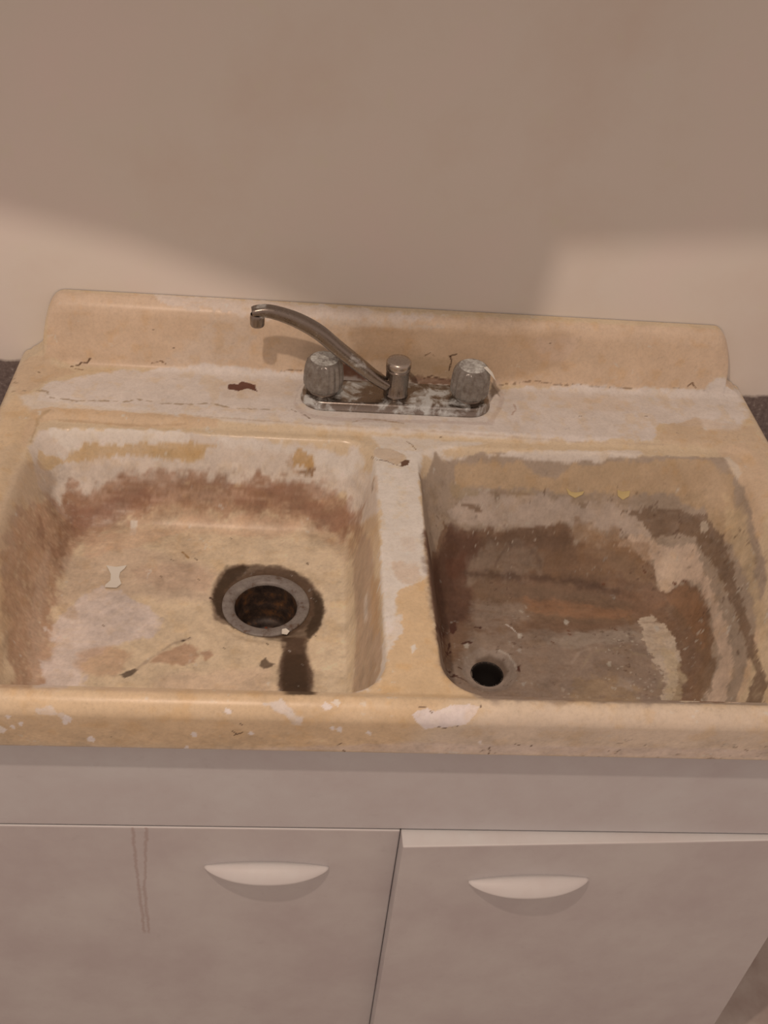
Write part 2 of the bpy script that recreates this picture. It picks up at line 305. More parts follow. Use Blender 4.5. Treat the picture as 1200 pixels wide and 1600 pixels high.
('P',176,150,116,0,5,6,60,0.5,0,[-0.5058,-0.242,-0.4818,-0.2164,-0.4722,-0.3012,-0.4706,-0.4036]),
('P',178,148,118,0,3,6,80,0.5,0.6,[-0.445,-0.3524,-0.4402,-0.314,-0.429,-0.4196,-0.3938,-0.6367,-0.405,-0.6367,-0.4402,-0.4404]),
('P',150,112,80,0,6,8,60,0.6,0.5,[-0.4642,-0.4404,-0.4578,-0.4004,-0.445,-0.4532,-0.445,-0.5492]),
('P',174,146,118,0,9,12,50,0.6,0.2,[-0.4242,-0.3092,-0.3682,-0.274,-0.2834,-0.2932,-0.2322,-0.314,-0.2354,-0.3716,-0.3058,-0.3732,-0.3922,-0.3732,-0.4146,-0.3972]),
('P',180,158,144,0,3,8,80,0.9,0.2,[-0.4002,-0.3732,-0.3714,-0.3572,-0.3378,-0.37,-0.2946,-0.4052,-0.2946,-0.434,-0.341,-0.4564,-0.3714,-0.4884,-0.349,-0.634,-0.3794,-0.6367,-0.4226,-0.4852,-0.4098,-0.4596,-0.421,-0.4372,-0.4114,-0.4132]),
('P',168,136,100,0,3,5,120,0.5,0.3,[-0.4178,-0.386,-0.3906,-0.4004,-0.3922,-0.4148,-0.4162,-0.41]),
('P',160,118,84,0,2.5,4,120,0.8,0.2,[-0.2962,-0.4804,-0.2834,-0.4628,-0.2594,-0.4452,-0.2434,-0.4564,-0.2434,-0.4772,-0.269,-0.4836]),
('P',158,114,82,0,1.5,2,150,0.7,0,[-0.2386,-0.4612,-0.229,-0.4564,-0.2242,-0.4644,-0.2322,-0.474]),
('P',172,134,96,0,5,6,90,0.7,0.2,[-0.3826,-0.4708,-0.3554,-0.4564,-0.317,-0.466,-0.3266,-0.4964,-0.3538,-0.5076,-0.3778,-0.4948]),
('P',174,138,104,0,3,4,100,0.5,0,[-0.4258,-0.4676,-0.4066,-0.4436,-0.4098,-0.4804,-0.421,-0.4836]),
('P',182,150,118,0,8,8,60,0.4,0,[-0.2818,-0.4996,-0.157,-0.4788,-0.1394,-0.6324,-0.3394,-0.638]),
('P',170,136,106,0,6,9,70,0.5,0.4,[-0.3458,-0.322,-0.2738,-0.3044,-0.2306,-0.3252,-0.2434,-0.3556,-0.309,-0.3556]),
('P',202,176,138,0,9,6,40,0.6,0,[-0.1858,-0.2308,-0.0642,-0.2612,-0.0594,-0.4452,-0.0722,-0.6212,-0.101,-0.6212,-0.0978,-0.3188,-0.1842,-0.274]),
('P',180,148,108,0,6,6,70,0.35,0,[-0.3106,-0.2708,-0.2706,-0.2484,-0.2434,-0.2772,-0.2818,-0.306]),
('P',166,134,106,0,3,3,70,0.8,0.3,[-0.0466,-0.2948,-0.0386,-0.346,-0.0354,-0.4948,-0.0338,-0.5588,-0.0434,-0.6052,-0.0562,-0.6212,-0.069,-0.6244,-0.0546,-0.458,-0.0562,-0.3156]),
('P',178,140,92,0,1.3,4,110,0.8,0.4,[-0.0402,-0.4148,-0.0338,-0.4436,-0.0354,-0.5188,-0.0402,-0.514,-0.0418,-0.4564]),
('P',196,176,158,0,1.5,2,120,0.6,0,[-0.0466,-0.4148,-0.0434,-0.4228,-0.045,-0.4644,-0.0466,-0.458]),
('P',190,176,160,0,1.5,2,120,0.6,0,[-0.3538,-0.2324,-0.3458,-0.2324,-0.3458,-0.2548,-0.3522,-0.2548]),
('L',95,68,52,0.9,0.5,1.2,250,1,0,[-0.2626,-0.2948,-0.2594,-0.298]),
('L',110,80,60,0.6,0.5,1.2,250,1,0,[-0.293,-0.2996,-0.2898,-0.3012]),
('L',150,110,60,1,0.5,1.2,250,1,0,[-0.2802,-0.2836,-0.2706,-0.2948]),
('L',110,84,66,0.6,0.5,1.2,250,1,0,[-0.3602,-0.4228,-0.3586,-0.4244]),
('L',70,50,42,1.1,0.5,1.2,250,1,0,[-0.237,-0.3652,-0.2306,-0.37]),
('P',88,66,56,0,3,3,120,0.75,0.2,[-0.2354,-0.37,-0.2338,-0.3396,-0.2258,-0.3172,-0.2066,-0.2996,-0.189,-0.3028,-0.149,-0.3012,-0.1122,-0.3236,-0.0946,-0.354,-0.0914,-0.3828,-0.0978,-0.4148,-0.1106,-0.434,-0.1122,-0.4564,-0.1042,-0.4884,-0.1042,-0.6308,-0.1394,-0.634,-0.1474,-0.4836,-0.1426,-0.4564,-0.1458,-0.4324,-0.1762,-0.4244,-0.2082,-0.41,-0.229,-0.4036]),
('P',74,54,45,0,1.5,2.5,160,0.9,0.2,[-0.229,-0.3396,-0.2226,-0.3204,-0.205,-0.3044,-0.1938,-0.3044,-0.1954,-0.3156,-0.213,-0.3348,-0.2194,-0.362,-0.2162,-0.3876,-0.2018,-0.4068,-0.221,-0.3972,-0.229,-0.3812,-0.2322,-0.354]),
('P',76,56,46,0,1.5,2.5,160,0.85,0.2,[-0.1074,-0.3428,-0.0978,-0.3652,-0.0946,-0.3892,-0.101,-0.41,-0.1122,-0.4228,-0.109,-0.386]),
('P',84,58,46,0,1.5,1.5,160,0.8,0.2,[-0.2178,-0.362,-0.213,-0.3348,-0.1906,-0.3124,-0.165,-0.3044,-0.1314,-0.3108,-0.1074,-0.3364,-0.1026,-0.37,-0.1122,-0.4036,-0.133,-0.4244,-0.1602,-0.4292,-0.1922,-0.4148,-0.2114,-0.3924]),
('P',70,50,42,0,2,3.5,120,0.85,0.15,[-0.1426,-0.4276,-0.1138,-0.4324,-0.117,-0.45,-0.1106,-0.4676,-0.1058,-0.4932,-0.1058,-0.6308,-0.1362,-0.6324,-0.1442,-0.4884,-0.1426,-0.4596,-0.1378,-0.4436]),
('P',60,42,35,0,3,3,120,0.7,0,[-0.1378,-0.4628,-0.1202,-0.4612,-0.1138,-0.4884,-0.109,-0.6324,-0.133,-0.6324,-0.141,-0.4884]),
('P',84,66,56,0,1.2,1.5,160,0.9,0,[-0.1666,-0.4708,-0.1618,-0.466,-0.157,-0.474,-0.1506,-0.4756,-0.1538,-0.4804,-0.1634,-0.4852,-0.1682,-0.4788]),
('P',80,64,58,0,1,1.5,160,0.9,0,[-0.3282,-0.5012,-0.3202,-0.4948,-0.3122,-0.49,-0.309,-0.4932,-0.3154,-0.5028,-0.3218,-0.506]),
('L',140,112,94,1.6,2,2,120,0.6,0,[-0.3106,-0.4916,-0.293,-0.4708,-0.2738,-0.4484,-0.2546,-0.4388]),
('L',90,72,62,0.9,0.5,1.2,250,1,0,[-0.2626,-0.4436,-0.2546,-0.4372]),
('L',104,80,64,0.8,0.5,1.2,250,1,0,[-0.1618,-0.4404,-0.1602,-0.4436]),
('L',104,80,64,0.8,0.5,1.2,250,1,0,[-0.1042,-0.426,-0.1026,-0.4276]),
('L',104,80,64,0.8,0.5,1.2,250,1,0,[-0.1426,-0.4468,-0.141,-0.4484]),
('L',104,80,64,0.8,0.5,1.2,250,1,0,[-0.213,-0.4516,-0.2114,-0.4532]),
('L',104,80,64,0.8,0.5,1.2,250,1,0,[-0.3026,-0.3316,-0.301,-0.3332]),
('L',104,80,64,0.8,0.5,1.2,250,1,0,[-0.2546,-0.3332,-0.253,-0.3348]),
('L',104,80,64,0.8,0.5,1.2,250,1,0,[-0.2194,-0.2516,-0.2178,-0.2532]),
('L',104,80,64,0.8,0.5,1.2,250,1,0,[-0.1154,-0.2948,-0.1138,-0.298]),
('L',196,178,162,0.5,0.3,1.2,250,1,0,[-0.1346,-0.4532,-0.133,-0.4548]),
('L',196,178,162,0.5,0.3,1.2,250,1,0,[-0.1186,-0.4756,-0.117,-0.4772]),
('L',196,178,162,0.5,0.3,1.2,250,1,0,[-0.109,-0.3572,-0.1058,-0.3588]),
('L',196,178,162,0.5,0.3,1.2,250,1,0,[-0.1362,-0.3156,-0.1346,-0.3172]),
('P',191,173,156,0,2,5,90,0.95,0,[-0.0274,-0.1956,0.0318,-0.1988,0.0238,-0.2756,0.0222,-0.3988,0.0222,-0.4436,0.0078,-0.4612,-0.0146,-0.482,-0.0242,-0.5332,-0.0306,-0.546,-0.0338,-0.4372,-0.0274,-0.33,-0.0354,-0.2356]),
('P',194,176,160,0,3,4,90,0.7,0,[-0.0354,-0.1684,0.123,-0.1732,0.0686,-0.1908,0.0318,-0.2084,-0.0194,-0.202]),
('P',193,160,108,0,1.5,4,130,0.95,0.1,[-0.0162,-0.4724,-0.0002,-0.4644,0.0174,-0.45,0.0206,-0.4964,0.0238,-0.5636,0.0734,-0.4356,0.0574,-0.6324,-0.0626,-0.626,-0.0402,-0.5956,-0.0306,-0.5748,-0.0242,-0.5332,-0.0162,-0.5124]),
('P',192,174,158,0,1.2,5,140,0.8,0.3,[-0.0322,-0.514,-0.013,-0.5092,-0.0114,-0.5316,-0.0226,-0.5556,-0.0322,-0.5812,-0.0386,-0.6004,-0.053,-0.618,-0.0626,-0.6212,-0.0354,-0.5716]),
('P',196,178,160,0,0.8,1,200,0.9,0,[-0.005,-0.5556,-0.0002,-0.5524,0.0014,-0.5588,-0.0034,-0.5652]),
('P',184,154,118,0,2.5,5,130,0.6,0.4,[-0.0194,-0.4212,0.0094,-0.4228,0.0174,-0.45,-0.0002,-0.4612,-0.0146,-0.4516]),
('P',186,158,132,0,4,5,100,0.35,0,[-0.0066,-0.378,0.0126,-0.3748,0.0094,-0.4004,-0.0034,-0.4036]),
('P',108,76,52,0,0.4,0.5,200,0.9,0,[-0.0354,-0.2548,-0.0338,-0.2532,-0.0338,-0.2724,-0.0354,-0.2692]),
('P',184,152,112,0,1.5,2,160,0.5,0,[-0.0338,-0.2484,-0.029,-0.2628,-0.0306,-0.2916,-0.0338,-0.2804]),
('P',186,160,132,0,0.3,0.8,220,1,0,[-0.0338,-0.2036,-0.0258,-0.1956,-0.0082,-0.1972,0.0094,-0.21,0.011,-0.2212,-0.0034,-0.2324,-0.0178,-0.2244,-0.0322,-0.2148]),
('L',90,60,44,0.45,0.3,0.6,250,1,0,[-0.0354,-0.2116,-0.029,-0.2228,-0.0162,-0.2244,-0.0082,-0.2308,0.0014,-0.234]),
('P',94,62,46,0,0.3,0.5,220,1,0,[0.0014,-0.226,0.0094,-0.2196,0.0142,-0.2212,0.011,-0.2308,0.003,-0.2356]),
('L',140,108,80,0.6,0.5,1.2,250,1,0,[0.0126,-0.178,0.019,-0.1844,0.0238,-0.1956]),
('P',190,156,104,0,20,10,30,0.9,0,[-0.413,-0.6324,-0.229,-0.6244,-0.0626,-0.626,0.0286,-0.6324,-0.0066,-0.7006,-0.0306,-0.7243,-0.229,-0.7243,-0.4226,-0.7243]),
('P',190,164,134,0,25,10,30,0.8,0,[0.067,-0.6353,0.3646,-0.6308,0.3854,-0.7221,-0.0034,-0.7243,0.003,-0.6729]),
('P',196,166,122,0,8,8,30,0.4,0,[-0.4114,-0.6407,-0.037,-0.638,-0.037,-0.6623,-0.4114,-0.6644]),
('P',188,162,145,0,4,4,60,0.45,0,[-0.0066,-0.7006,0.3774,-0.7006,0.3854,-0.7221,-0.4226,-0.7243,-0.2306,-0.7284]),
('P',194,172,158,0,0.3,1.2,160,1,0,[-0.0082,-0.6515,-0.0018,-0.6461,0.0062,-0.6448,0.0142,-0.6475,0.0254,-0.6434,0.0302,-0.6407,0.0494,-0.6394,0.059,-0.6421,0.0542,-0.6502,0.0462,-0.6609,0.0286,-0.6665,0.0158,-0.6686,0.0062,-0.6707,-0.0034,-0.6596]),
('L',110,80,60,0.4,0.3,1.2,250,1,0,[-0.0018,-0.6434,0.0046,-0.6434,0.011,-0.6488]),
('L',90,62,46,0.45,0.3,1.2,250,1,0,[0.019,-0.6665,0.0254,-0.6686,0.0334,-0.6665,0.0382,-0.6644]),
('L',90,62,46,0.5,0.3,1.2,250,1,0,[0.0606,-0.6394,0.0606,-0.6421]),
('P',190,170,154,0,0.8,3,160,0.85,0.3,[-0.157,-0.6434,-0.1394,-0.6394,-0.1298,-0.6461,-0.1266,-0.6515,-0.117,-0.6569,-0.1186,-0.6707,-0.1282,-0.6665,-0.1346,-0.6528,-0.149,-0.6488]),
('P',188,168,152,0,1,3,160,0.75,0.4,[-0.3762,-0.6542,-0.3618,-0.6488,-0.357,-0.6569,-0.3474,-0.6609,-0.3522,-0.675,-0.357,-0.6609,-0.3746,-0.6596]),
('P',204,186,172,0,0.35,0.8,260,1,0,[-0.421,-0.6899,-0.4162,-0.6814,-0.413,-0.6835,-0.4098,-0.6899,-0.4146,-0.6985,-0.4194,-0.6985]),
('P',204,186,172,0,0.35,0.8,260,1,0,[-0.3346,-0.7071,-0.3314,-0.7006,-0.3282,-0.7006,-0.325,-0.7071,-0.3282,-0.7135,-0.333,-0.7135]),
('P',204,186,172,0,0.35,0.8,260,1,0,[-0.397,-0.6771,-0.3938,-0.6729,-0.3922,-0.6729,-0.3906,-0.6771,-0.3938,-0.6814,-0.3954,-0.6814]),
('P',204,186,172,0,0.35,0.8,260,1,0,[-0.3522,-0.6665,-0.349,-0.6609,-0.3458,-0.6609,-0.3426,-0.6665,-0.3458,-0.6729,-0.349,-0.6707]),
('P',204,186,172,0,0.35,0.8,260,1,0,[-0.3538,-0.6729,-0.3506,-0.6665,-0.349,-0.6686,-0.3474,-0.6729,-0.349,-0.6771,-0.3522,-0.6771]),
('P',204,186,172,0,0.35,0.8,260,1,0,[-0.1954,-0.6528,-0.1938,-0.6488,-0.189,-0.6502,-0.1874,-0.6528,-0.189,-0.6555,-0.1922,-0.6555]),
('P',204,186,172,0,0.35,0.8,260,1,0,[-0.229,-0.6921,-0.2274,-0.6878,-0.2242,-0.6878,-0.2226,-0.6921,-0.2242,-0.6964,-0.2274,-0.6964]),
('P',204,186,172,0,0.35,0.8,260,1,0,[-0.1714,-0.6878,-0.1698,-0.6835,-0.1682,-0.6835,-0.165,-0.6878,-0.1682,-0.6921,-0.1698,-0.6921]),
('P',204,186,172,0,0.35,0.8,260,1,0,[-0.0834,-0.675,-0.0818,-0.6707,-0.0786,-0.6707,-0.077,-0.675,-0.0786,-0.6814,-0.0818,-0.6793]),
('P',204,186,172,0,0.35,0.8,260,1,0,[-0.0898,-0.6729,-0.0882,-0.6707,-0.0866,-0.6707,-0.085,-0.6729,-0.085,-0.6771,-0.0882,-0.6771]),
('P',204,186,172,0,0.35,0.8,260,1,0,[-0.2898,-0.7243,-0.2882,-0.7243,-0.285,-0.7243,-0.2834,-0.7243,-0.285,-0.7243,-0.2882,-0.7243]),
('P',204,186,172,0,0.35,0.8,260,1,0,[-0.2386,-0.7284,-0.2354,-0.7157,-0.2338,-0.7178,-0.2322,-0.7284,-0.2338,-0.7243,-0.2354,-0.7243]),
('P',204,186,172,0,0.35,0.8,260,1,0,[-0.0994,-0.6448,-0.0962,-0.6407,-0.093,-0.6421,-0.0882,-0.6448,-0.0914,-0.6488,-0.0962,-0.6488]),
('P',204,186,172,0,0.35,0.8,260,1,0,[-0.0898,-0.6407,-0.0866,-0.638,-0.0834,-0.638,-0.0802,-0.6407,-0.0834,-0.6448,-0.0866,-0.6434]),
('P',204,186,172,0,0.35,0.8,260,1,0,[-0.309,-0.7243,-0.3058,-0.7221,-0.3042,-0.7243,-0.301,-0.7243,-0.3026,-0.7243,-0.3058,-0.7243]),
('P',204,186,172,0,0.35,0.8,260,1,0,[-0.3874,-0.7243,-0.3858,-0.7243,-0.3842,-0.7243,-0.381,-0.7243,-0.3826,-0.7243,-0.3858,-0.7243]),
('P',204,186,172,0,0.35,0.8,260,1,0,[-0.053,-0.6814,-0.0514,-0.6771,-0.0498,-0.6771,-0.0482,-0.6814,-0.0482,-0.6857,-0.0514,-0.6835]),
('P',204,186,172,0,0.35,0.8,260,1,0,[-0.1298,-0.7243,-0.1282,-0.7243,-0.1266,-0.7243,-0.125,-0.7243,-0.1266,-0.7243,-0.1282,-0.7243]),
('P',204,186,172,0,0.35,0.8,260,1,0,[-0.405,-0.6835,-0.4034,-0.6814,-0.4018,-0.6814,-0.4002,-0.6835,-0.4018,-0.6878,-0.4034,-0.6878]),
('P',204,186,172,0,0.35,0.8,260,1,0,[-0.4066,-0.6644,-0.405,-0.6623,-0.4034,-0.6623,-0.4018,-0.6644,-0.4034,-0.6686,-0.405,-0.6686]),
('P',204,186,172,0,0.35,0.8,260,1,0,[0.027,-0.7243,0.0286,-0.7243,0.0318,-0.7243,0.0334,-0.7243,0.0318,-0.7243,0.0286,-0.7243]),
('P',204,186,172,0,0.35,0.8,260,1,0,[0.0638,-0.6964,0.0654,-0.6921,0.067,-0.6921,0.0686,-0.6964,0.0686,-0.7006,0.067,-0.7006]),
('L',92,64,48,0.55,0.4,1.2,250,1,0,[-0.1874,-0.6835,-0.1826,-0.6899]),
('L',92,64,48,0.55,0.4,1.2,250,1,0,[-0.1858,-0.6921,-0.1778,-0.6857]),
('L',92,64,48,0.55,0.4,1.2,250,1,0,[-0.309,-0.7006,-0.3074,-0.7049]),
('L',92,64,48,0.55,0.4,1.2,250,1,0,[-0.0738,-0.72,-0.0722,-0.7243]),
('L',92,64,48,0.55,0.4,1.2,250,1,0,[-0.0802,-0.7092,-0.077,-0.7049]),
('L',92,64,48,0.55,0.4,1.2,250,1,0,[0.1038,-0.6985,0.1086,-0.7006]),
('L',92,64,48,0.55,0.4,1.2,250,1,0,[0.3518,-0.7006,0.355,-0.7028]),
('L',92,64,48,0.55,0.4,1.2,250,1,0,[0.2158,-0.7114,0.2174,-0.7071]),
('L',92,64,48,0.55,0.4,1.2,250,1,0,[-0.1794,-0.6686,-0.1778,-0.6707]),
('L',92,64,48,0.55,0.4,1.2,250,1,0,[0.0782,-0.7071,0.0798,-0.7221]),
('L',92,64,48,0.55,0.4,1.2,250,1,0,[0.1214,-0.7006,0.1214,-0.7028]),
('P',189,158,118,0,5,5,50,0.9,0,[0.4478,-0.1652,0.4878,-0.1524,0.5102,-0.1956,0.3678,-0.6244,0.4398,-0.4532,0.4526,-0.3396,0.4622,-0.2372]),
('P',192,172,150,0,2,4,100,0.6,0,[0.443,-0.186,0.4638,-0.1764,0.4702,-0.2116,0.4638,-0.2228,0.451,-0.2004]),
('P',152,126,106,0,2,3,80,1,0,[0.0254,-0.2452,0.051,-0.1972,0.1214,-0.1892,0.4526,-0.1828,0.4718,-0.2324,0.4606,-0.3828,0.3646,-0.6308,0.067,-0.6308,0.027,-0.578,0.0238,-0.4436]),  # base tone of the right bowl, with its shade included in the colour
('P',190,170,152,0,2,3,110,0.8,0,[0.043,-0.1972,0.2446,-0.1812,0.3374,-0.1748,0.3438,-0.1844,0.2718,-0.1924,0.227,-0.194,0.1214,-0.1908,0.059,-0.1972]),
('P',170,138,98,0,2,4,90,0.9,0.1,[0.0798,-0.1988,0.1214,-0.1956,0.1774,-0.1956,0.1902,-0.2004,0.219,-0.2052,0.2382,-0.1956,0.299,-0.1924,0.4334,-0.1876,0.4606,-0.21,0.4622,-0.2596,0.451,-0.2996,0.4302,-0.2228,0.3854,-0.21,0.3038,-0.2116,0.2318,-0.2116,0.1598,-0.21,0.107,-0.21,0.083,-0.2116]),
('P',178,146,106,0,6,5,60,0.5,0,[0.3358,-0.194,0.4334,-0.1908,0.4574,-0.2148,0.4606,-0.2548,0.4286,-0.2132,0.339,-0.2052]),
('P',184,156,112,0,4,6,60,0.8,0,[0.451,-0.2148,0.4638,-0.2644,0.4542,-0.3684,0.4478,-0.4468,0.3678,-0.6244,0.4414,-0.4564,0.4478,-0.3556,0.451,-0.274]),
('P',156,130,102,0,1,4,140,0.7,0.2,[0.075,-0.21,0.1262,-0.2132,0.1518,-0.2132,0.187,-0.21,0.2062,-0.2132,0.1534,-0.218,0.1134,-0.218,0.0782,-0.218]),
('P',170,146,126,0,2,5,100,0.9,0.1,[0.0878,-0.218,0.1262,-0.2132,0.1614,-0.2148,0.2238,-0.2148,0.2958,-0.2164,0.3534,-0.2228,0.3662,-0.2372,0.3102,-0.234,0.2366,-0.2308,0.1838,-0.234,0.0942,-0.2324,0.0734,-0.2292]),
('P',122,94,76,0,0.5,1,200,0.95,0,[0.0734,-0.2228,0.0926,-0.2196,0.1166,-0.2212,0.1246,-0.226,0.1102,-0.2244,0.091,-0.2212]),
('P',130,102,84,0,0.6,0.8,200,0.9,0,[0.1358,-0.2148,0.1438,-0.2148,0.1454,-0.218,0.139,-0.218]),
('P',134,108,90,0,0.4,0.8,200,0.9,0,[0.2558,-0.218,0.2686,-0.2164,0.2654,-0.2212,0.259,-0.2196]),
('P',126,96,76,0,0.8,2,180,0.5,0.3,[0.1214,-0.2132,0.1342,-0.2116,0.1694,-0.2116,0.1918,-0.2132,0.1614,-0.2148,0.1342,-0.2148]),
('P',116,88,70,0,0.8,3,140,0.9,0.3,[0.291,-0.218,0.3198,-0.2212,0.3518,-0.2196,0.3966,-0.218,0.4318,-0.2308,0.4462,-0.2692,0.4446,-0.3108,0.4414,-0.354,0.4398,-0.4084,0.4366,-0.458,0.435,-0.5156,0.3694,-0.6212,0.4302,-0.4884,0.4318,-0.4372,0.4334,-0.394,0.4334,-0.33,0.4318,-0.282,0.4222,-0.2564,0.419,-0.2468,0.3998,-0.2356,0.3662,-0.2356,0.3454,-0.2276,0.3294,-0.2228,0.2974,-0.2212]),
('P',112,82,60,0,1.5,4,140,0.7,0.3,[0.3998,-0.2276,0.4222,-0.2324,0.4414,-0.2644,0.435,-0.2676,0.419,-0.2468,0.3998,-0.234]),
('P',176,152,126,0,0.5,1.5,180,0.9,0,[0.4254,-0.2372,0.4318,-0.2372,0.435,-0.2468,0.4318,-0.25,0.4254,-0.2452]),
('P',150,122,100,0,0.5,1,180,0.7,0,[0.3534,-0.2212,0.3662,-0.2212,0.3662,-0.2228,0.355,-0.2228]),
('P',116,84,64,0,2.5,6,90,0.95,0.2,[0.0238,-0.3636,0.0686,-0.2372,0.0798,-0.2372,0.1118,-0.2356,0.147,-0.234,0.1662,-0.2356,0.219,-0.2308,0.2478,-0.2292,0.2542,-0.242,0.2846,-0.242,0.3166,-0.2404,0.3502,-0.2484,0.371,-0.2548,0.379,-0.2788,0.3918,-0.2868,0.403,-0.2836,0.4174,-0.3076,0.4174,-0.3508,0.4142,-0.402,0.3214,-0.626,0.067,-0.6308,0.027,-0.578,0.0238,-0.4436]),
('P',92,60,47,0,7,8,70,0.85,0.3,[0.0238,-0.3668,0.075,-0.2372,0.1118,-0.2356,0.131,-0.2436,0.1198,-0.2564,0.1086,-0.266,0.1182,-0.2852,0.1086,-0.3316,0.0766,-0.3508,0.0254,-0.5428,0.0222,-0.4868]),
('P',104,76,60,0,6,8,80,0.7,0.5,[0.1214,-0.2388,0.2094,-0.2324,0.2478,-0.2388,0.2414,-0.2468,0.2046,-0.2468,0.1582,-0.2436,0.123,-0.2484]),
('P',146,112,84,0,6,8,80,0.65,0.4,[0.275,-0.2372,0.339,-0.2404,0.3662,-0.2532,0.371,-0.274,0.3358,-0.2644,0.2974,-0.2532,0.267,-0.2452]),
('P',138,112,96,0,6,9,80,0.65,0.5,[0.1054,-0.2532,0.131,-0.2436,0.1854,-0.2436,0.2142,-0.25,0.2078,-0.2612,0.1534,-0.2676,0.1118,-0.2692]),
('P',130,96,70,0,8,8,70,0.6,0.4,[0.2046,-0.2468,0.2766,-0.2436,0.3166,-0.258,0.299,-0.2644,0.2254,-0.2644]),
('L',96,74,64,2.2,3,3,120,0.5,0,[0.147,-0.2564,0.155,-0.2484,0.1726,-0.2436,0.1902,-0.2452,0.2046,-0.25,0.211,-0.2564]),
('L',84,62,52,3.6,5,4,90,0.8,0.2,[0.1054,-0.2644,0.1614,-0.2644,0.2174,-0.266,0.2622,-0.2676,0.3038,-0.274,0.3406,-0.2804]),  # soft dark line along the foot of the right bowl's back wall
('P',116,88,68,0,6,8,70,0.6,0.6,[0.1166,-0.2692,0.2174,-0.2724,0.299,-0.2804,0.3438,-0.2884,0.3358,-0.3252,0.2542,-0.3332,0.1662,-0.3236,0.1246,-0.3076]),
('P',138,100,70,0,6,8,90,0.5,0.7,[0.171,-0.2836,0.2446,-0.2868,0.3326,-0.3012,0.3326,-0.322,0.2574,-0.3172,0.1694,-0.306]),
('P',150,126,112,0,7,8,80,0.55,0.5,[0.1166,-0.2948,0.1886,-0.298,0.1934,-0.3284,0.1294,-0.3476,0.1086,-0.3364]),
('P',140,114,100,0,6,8,80,0.85,0.3,[0.043,-0.4708,0.1118,-0.3492,0.163,-0.3476,0.251,-0.3508,0.3438,-0.3316,0.3758,-0.3428,0.379,-0.3972,0.2782,-0.6308,0.067,-0.6353,0.0254,-0.5908]),
('P',152,130,116,0,4,8,110,0.7,0.5,[0.2046,-0.3636,0.251,-0.3508,0.3406,-0.3428,0.3454,-0.3604,0.2814,-0.3716,0.2366,-0.3812]),
('P',128,92,68,0,5,8,90,0.7,0.4,[0.3182,-0.2804,0.363,-0.2756,0.3854,-0.2916,0.3646,-0.3188,0.3374,-0.3188]),
('P',120,88,64,0,3,6,90,0.85,0.3,[0.3902,-0.2932,0.4078,-0.29,0.4174,-0.3204,0.4142,-0.3684,0.4094,-0.4388,0.3214,-0.6212,0.3006,-0.6212,0.3982,-0.4228,0.3966,-0.3572,0.3886,-0.3204]),
('P',160,126,84,0,6,10,120,0.45,0.7,[0.2366,-0.4308,0.2878,-0.426,0.3166,-0.4468,0.227,-0.6324,0.1598,-0.6324]),
('L',150,124,100,1.2,1.5,5,90,0.5,0.5,[0.243,-0.4196,0.2654,-0.386,0.3022,-0.3764,0.339,-0.3908,0.3502,-0.4292,0.2574,-0.6244]),
('L',160,136,118,1,1.5,4,90,0.4,0.5,[0.2206,-0.426,0.2494,-0.3844,0.3006,-0.3652,0.3518,-0.3748,0.3646,-0.4068]),
('P',158,138,128,0,4,4,120,0.5,0.3,[0.2942,-0.426,0.3102,-0.4356,0.3038,-0.45,0.2878,-0.4436]),
('P',184,156,126,0,1,4,120,0.95,0.1,[0.3662,-0.2372,0.419,-0.2516,0.4254,-0.282,0.4254,-0.3428,0.4238,-0.4052,0.4206,-0.4596,0.3454,-0.6228,0.323,-0.6244,0.4126,-0.434,0.419,-0.354,0.419,-0.306,0.4078,-0.282,0.395,-0.2836,0.3902,-0.29,0.379,-0.2836,0.3742,-0.2692,0.371,-0.2532,0.3406,-0.2452,0.3118,-0.242,0.3342,-0.2356]),
('P',190,162,128,0,2,4,120,0.6,0.2,[0.3742,-0.2548,0.3934,-0.2484,0.4078,-0.2676,0.4014,-0.2772,0.3902,-0.2884,0.379,-0.282]),
('P',186,162,136,0,1.2,6,150,0.85,0.5,[0.3454,-0.322,0.363,-0.3156,0.379,-0.3348,0.3822,-0.3636,0.3822,-0.3988,0.2942,-0.6228,0.2718,-0.6244,0.355,-0.4292,0.3454,-0.3956,0.3422,-0.3604]),
('P',182,158,118,0,2,5,150,0.6,0.5,[0.3598,-0.3732,0.3758,-0.378,0.3806,-0.4308,0.291,-0.6228,0.275,-0.6244,0.3598,-0.4292]),
('L',104,62,40,1.2,0.8,1.2,250,1,0,[0.3582,-0.258,0.3614,-0.2596]),
('L',104,62,40,1.2,0.8,1.2,250,1,0,[0.395,-0.2804,0.3982,-0.2836]),
('L',104,62,40,1.2,0.8,1.2,250,1,0,[0.4062,-0.2852,0.4078,-0.2884]),
('L',104,62,40,1.2,0.8,1.2,250,1,0,[0.3006,-0.2692,0.3038,-0.2692]),
('L',104,62,40,1.2,0.8,1.2,250,1,0,[0.3054,-0.3428,0.3086,-0.3444]),
('L',104,62,40,1.2,0.8,1.2,250,1,0,[0.2398,-0.346,0.243,-0.3476]),
('L',104,62,40,1.2,0.8,1.2,250,1,0,[0.2398,-0.3524,0.243,-0.354]),
('L',104,62,40,1.2,0.8,1.2,250,1,0,[0.2142,-0.3668,0.2174,-0.3684]),
('P',176,160,144,0,0.8,1.5,200,0.8,0,[0.2366,-0.33,0.2398,-0.3252,0.243,-0.3268,0.2446,-0.33,0.2414,-0.3364,0.2382,-0.3364]),
('P',176,160,144,0,0.8,1.5,200,0.8,0,[0.0942,-0.3748,0.0974,-0.37,0.1006,-0.3716,0.1022,-0.3748,0.1006,-0.3796,0.0958,-0.3812]),
('P',176,160,144,0,0.8,1.5,200,0.8,0,[0.1694,-0.3556,0.1726,-0.3524,0.1758,-0.3524,0.1758,-0.3556,0.1742,-0.3604,0.171,-0.3604]),
